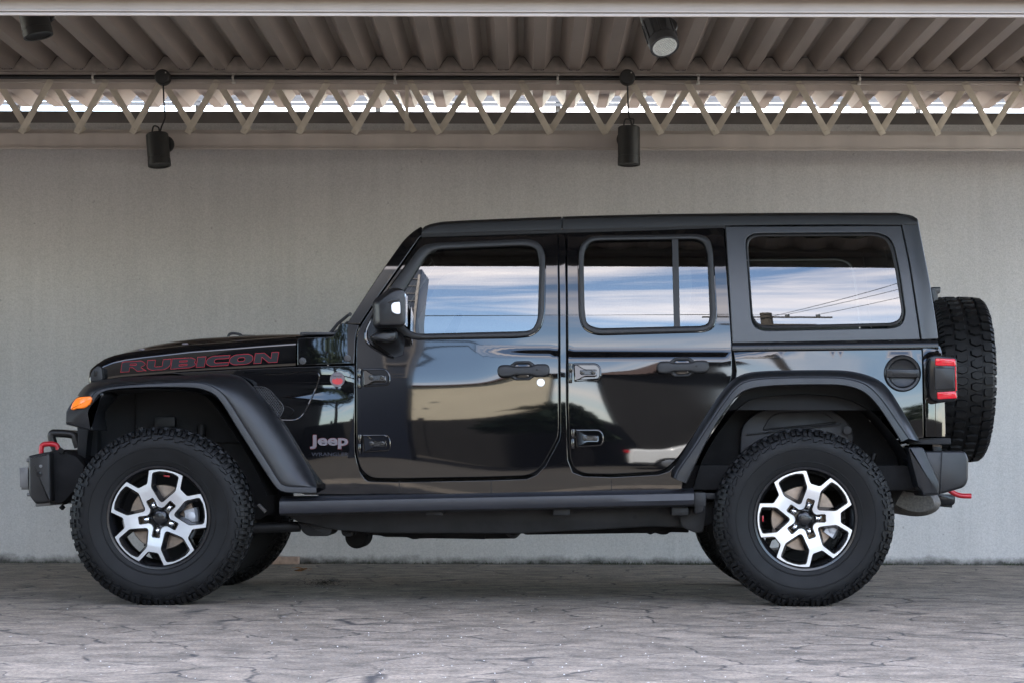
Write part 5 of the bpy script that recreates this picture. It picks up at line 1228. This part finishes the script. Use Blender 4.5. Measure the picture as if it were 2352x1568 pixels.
under('skid_plate', z5([(560, 395, 3), (610, 505, 20), (665, 545, 10), (870, 545, 10), (905, 500, 6), (905, 430), (700, 380)]), .36, .66, M['frame'])
under('exhaust_pipe', z5([(985, 470, 4), (1000, 545, 12), (1100, 550, 12), (1115, 500, 5)]), .45, .60, M['frame'])
bm = B(); a_ = P(*z5([(1150, 540)])[0], .75); lathe(bm, [(.70, .001), (.70, .045), (.72, .058), (.95, .06), (.97, .05), (.98, .001)], 28, (a_.x, 0, a_.z-.005)); obj('differential', bm, M['under'], car)
under('transmission_pan', z5([(1180, 470), (1190, 520, 6), (1380, 540, 8), (1420, 552, 5), (1640, 555, 6), (1690, 575, 3), (1730, 575, 3), (1760, 568, 4), (1880, 566), (2400, 575), (2400, 470)]), .60, 1.2, M['under'])
under('fuel_tank_skid', z6([(0, 430), (0, 528), (325, 525, 6), (380, 470, 5), (410, 490, 5), (1380, 476, 6), (1510, 476), (1545, 492, 8), (1580, 470, 5), (1640, 490, 8), (1690, 488, 6), (1720, 466, 5), (1890, 470, 4), (1890, 380)]), .62, 1.25, M['under'])
bm = B(); pts = smooth([P(u, v, .40) for u, v in z6([(235, 430), (240, 470), (270, 500), (310, 505), (340, 480), (345, 435)])], 4); tube(bm, pts, .006, 8); obj('lift_hook', bm, M['frame'], car)
under('spring_mount', z6([(1800, 260), (1820, 420, 10), (1950, 475, 14), (2020, 470, 14), (2050, 300), (2040, 230)]), .22, .36, M['frame'])
bm = B()
for (u, v, s) in ((865, 270, 26), (1020, 265, 12), (1400, 330, 20), (1635, 265, 26), (1705, 258, 14), (1845, 400, 10)):
    q = P(*z6([(u, v)])[0], .30); cyl(bm, q+Vector((0, .002, 0)), q+Vector((0, -.002, 0)), s*.25392/PPM, n=16)
obj('frame_hole', bm, M['dark'], car)
# axles, links
for hx in (HX0, HX1):
    bm = B(); cyl(bm, (hx, .25, HZ), (hx, 2*CY-.25, HZ), .042, n=18)
    bmesh.ops.create_uvsphere(bm, u_segments=20, v_segments=12, radius=.13, matrix=Matrix.Translation((hx, CY+.15, HZ)) @ Matrix.Diagonal((1, .8, 1, 1)))
    obj('axle', bm, M['under'], car)
for pts, r_ in (([P(430, 1215, .45), P(565, 1212, .45), P(690, 1208, .45)], .026), ([P(1640, 1200, .4), P(1760, 1195, .4)], .026), ([P(430, 1225, 1.45), P(640, 1210, 1.45)], .026), ([(HX0+.12, .30, HZ-.06), (HX0+.12, 1.6, HZ-.04)], .017)):
    bm = B(); tube(bm, pts, r_, 12); obj('control_arm', bm, M['frame'], car)
bm = B(); prism(bm, z5([(165, 240), (190, 225), (262, 295), (240, 320)]), .38, .40, .002); prism(bm, z5([(520, 355), (545, 355), (566, 385), (520, 385)]), .55, .56, .001); obj('steering_damper', bm, M['plate'], car)
bm = B(); rows = []
cx_, cz__ = P(2050, 1140, 1.25).x, P(2050, 1140, 1.25).z
for y, k in ((.62, .7), (.66, .96), (.7, 1), (1.5, 1), (1.54, .9)):
    rows.append([Vector((cx_+math.cos(a)*.155*k, y, cz__+math.sin(a)*.085*k-.02*math.cos(a))) for a in [2*math.pi*j/32 for j in range(32)]])
vs = loft(bm, rows, closed=True); bm.faces.new(vs[0]); bm.faces.new(vs[-1]); obj('muffler', bm, M['muffler'], car)

# ---- bumpers, hooks, hitch
bm = B(); prism(bm, rnd(zt([(232, 1088, 4), (336, 1086, 10), (445, 1330, 8), (440, 1400, 6), (335, 1412, 4), (325, 1370, 8), (300, 1350, 4)])), .045, .30, .012); mirrored(bm); obj('bumper_end', bm, FL, car)
bm = B(); pts = rnd(zt([(340, 1112, 8), (605, 1112, 18), (633, 1160, 14), (630, 1310, 18), (605, 1352, 14), (455, 1396, 8), (340, 1396, 8)]))
prism(bm, pts, .070, CY, .014, back=False, seg=4); 
g = [Vector((p.x, p.z)) for p in [P(u, v, .07) for u, v in pts]]; prismxz(bm, [(a.x, a.y) for a in g], 2*CY-.07, CY, .014, back=False, seg=4)
bmp = obj('rear_bumper', bm, FL, car, sharp=40)
bm = B(); tube(bm, [P(u, v, .055) for u, v in zt([(458, 1112), (452, 1250), (448, 1395)])], .0022, 6); obj('bumper_seam', bm, M['dark'], bmp)
bm = B(); tube(bm, smooth([P(u, v, .46) for u, v in zt([(500, 1365), (535, 1390), (575, 1405), (615, 1408), (648, 1408)])], 5), .0125, 12); mirrored(bm); obj('tow_hook', bm, M['redhook'], car)
under('hitch_receiver', zt([(384, 1395, 3), (388, 1462, 6), (525, 1472, 6), (545, 1455, 6), (545, 1400, 3)]), .84, 1.04, M['smoke'])
under('hitch_plate', zt([(452, 1462), (455, 1478), (525, 1485), (525, 1465)]), .86, 1.02, M['frame'], .002)
under('spare_carrier', zt([(388, 48, 3), (450, 46, 3), (448, 84, 3), (432, 92, 3), (432, 130, 8), (448, 165, 8), (440, 210, 6), (418, 215), (400, 120)]), .92, .98, ST)
bm = B(); cyl(bm, (xr-.01, 1.04, P(2200, 872, 1.04).z), (XS, 1.04, P(2200, 872, 1.04).z), .10, n=24); box(bm, (xr+.02, 1.04, P(2200, 872, 1.04).z), (.06, .4, .4), .02); obj('spare_mount', bm, ST, car)
# front steel bumper
bp = rnd(zf([(112, 1040, 4), (150, 1030, 8), (300, 1000, 6), (320, 1010, 3), (330, 1470, 4), (180, 1490, 6), (115, 1405, 10)]))
bm = B(); prism(bm, bp, .26, CY, .014, back=False, seg=3); g = [P(u, v, .26) for u, v in bp]; prismxz(bm, [(p.x, p.z) for p in g], 2*CY-.26, CY, .014, back=False, seg=3)
fb = obj('front_bumper', bm, M['steel'], car)
bm = B(); prism(bm, rnd(zf([(180, 1470), (182, 1515, 3), (322, 1495, 3), (322, 1460)])), .30, 1.58, .002); obj('bumper_skid', bm, M['plate'], fb)
bm = B(); prism(bm, rnd(zf([(308, 1000), (415, 975, 6), (440, 1000, 6), (560, 1040), (640, 1130), (600, 1300), (470, 1450, 6), (415, 1485, 6), (332, 1478)])), .33, 1.55, .01); obj('bumper_backing', bm, M['under'], car)
bm = B(); q = P(*zf([(425, 990)])[0], .32); box(bm, q, (.03, .03, .02), .004, Matrix.Rotation(R(35), 3, 'Y')); q = P(*zf([(432, 1520)])[0], .40); box(bm, q, (.02, .03, .02), .003, Matrix.Rotation(R(40), 3, 'Y')); tube(bm, [P(u, v, .4) for u, v in zf([(430, 1510), (440, 1490), (470, 1480), (495, 1460)])], .005, 6); obj('bracket_clip', bm, M['under'], car)
bm = B()
wp_ = zf([(32, 1150), (110, 1145), (112, 1345), (38, 1330)])
xz_ = [(P(u, v, .62).x, P(u, v, .62).z) for u, v in wp_]; xf = min(q[0] for q in xz_); zc_ = sum(q[1] for q in xz_)/4
prismxz(bm, xz_, .62, .628, .001); prismxz(bm, xz_, 1.252, 1.26, .001); box(bm, (xf+.005, .94, zc_), (.007, .62, .085)); box(bm, (xf+.05, .94, zc_-.05), (.09, .60, .02)); obj('winch_plate', bm, M['plate'], car)
for (x, y) in ((232, 1135), (218, 1210)):
    q = P(*zf([(x, y)])[0], .26); bm = B(); cyl(bm, q+Vector((0, .004, 0)), q+Vector((0, -.005 if x > 225 else -.002, 0)), .0075 if x > 225 else .014, n=16, bev=.001); obj('bumper_bolt', bm, M['plate'] if x > 225 else M['smoke'], fb)
bm = B()
for (x, y) in ((108, 1080), (112, 1400)): q = P(*zf([(x, y)])[0], .40); cyl(bm, q+Vector((.012, 0, 0)), q+Vector((-.004, 0, 0)), .009, n=8, bev=.002)
obj('bumper_bolt', bm, M['plate'], fb)
# hoop over the bumper
hp = smooth([P(u, v, .55) for u, v in zf([(372, 985), (350, 930), (335, 870), (332, 845), (345, 828), (372, 828), (440, 830), (510, 838), (545, 855), (560, 900), (580, 960)])], 4)
bm = B(); tube(bm, hp, .0195, 14); tube(bm, [Vector((p.x, 2*CY-p.y, p.z)) for p in hp], .0195, 14); tube(bm, [hp[20], Vector((hp[20].x, 2*CY-hp[20].y, hp[20].z))], .0195, 14); obj('bumper_hoop', bm, M['steel'], car)
for yy in (.47, 2*CY-.47):
    bm = B(); pt_ = smooth([P(u, v, .47) for u, v in zf([(236, 1020), (236, 970), (248, 940), (275, 930), (322, 928), (380, 940), (400, 1000)])], 4); tube(bm, [Vector((p.x, yy, p.z)) for p in pt_], .0125, 12)
    obj('tow_hook', bm, M['redhook'], car)
under('front_crossmember', zf([(575, 780), (575, 1040), (640, 1060), (760, 1030), (760, 780)]), .46, 1.42, M['dark'])

# ---- cabin
for u, vb in ((1130, 0), (1480, 0)):
    for y in (.52, 1.36):
        bm = B(); q = P(u, 900, .5); box(bm, (q.x, y, .86), (.50, .50, .14), .05); box(bm, (q.x+.25, y, 1.17), (.13, .48, .58), .05, Matrix.Rotation(R(14), 3, 'Y')); box(bm, (q.x+.33, y, 1.53), (.09, .26, .17), .04, Matrix.Rotation(R(8), 3, 'Y'))
        obj('seat', bm, M['seat'], car)
bm = B(); q = P(900, 800, .5); box(bm, (q.x-.02, CY, 1.14), (.30, 1.36, .22), .05); obj('dashboard', bm, M['seat'], car)
bm = B(); c = Vector((q.x+.24, .55, 1.22)); rt = Matrix.Rotation(R(-62), 3, 'Y'); tube(bm, [c+rt @ Vector((math.cos(2*math.pi*k/28)*.185, math.sin(2*math.pi*k/28)*.185, 0)) for k in range(29)], .015, 8); box(bm, c, (.10, .26, .04), .015, rt); tube(bm, [c, c+Vector((-.2, 0, -.08))], .025, 8); obj('steering_wheel', bm, M['seat'], car)
for yy in (.36, 2*CY-.36):
    bm = B(); tube(bm, smooth([Vector(p) for p in ((P(1290, 900, .3).x, yy-.03, .7), (P(1290, 900, .3).x, yy-.03, 1.3), (P(1285, 540, .3).x, yy+.02, 1.70), (P(1300, 540, .3).x, yy+.02, 1.72), (P(1680, 540, .3).x, yy+.02, 1.73), (P(1700, 560, .3).x, yy+.0, 1.66), (P(1760, 900, .3).x, yy-.03, 1.0))], 4), .03, 10)
    obj('roll_bar', bm, M['seat'], car)
bm = B(); loft(bm, [[Vector((x, y, 1.765)) for x in (P(985, 530, .3).x, P(2080, 530, .3).x)] for y in (.34, 2*CY-.34)]); obj('headliner', bm, M['dark'], car)
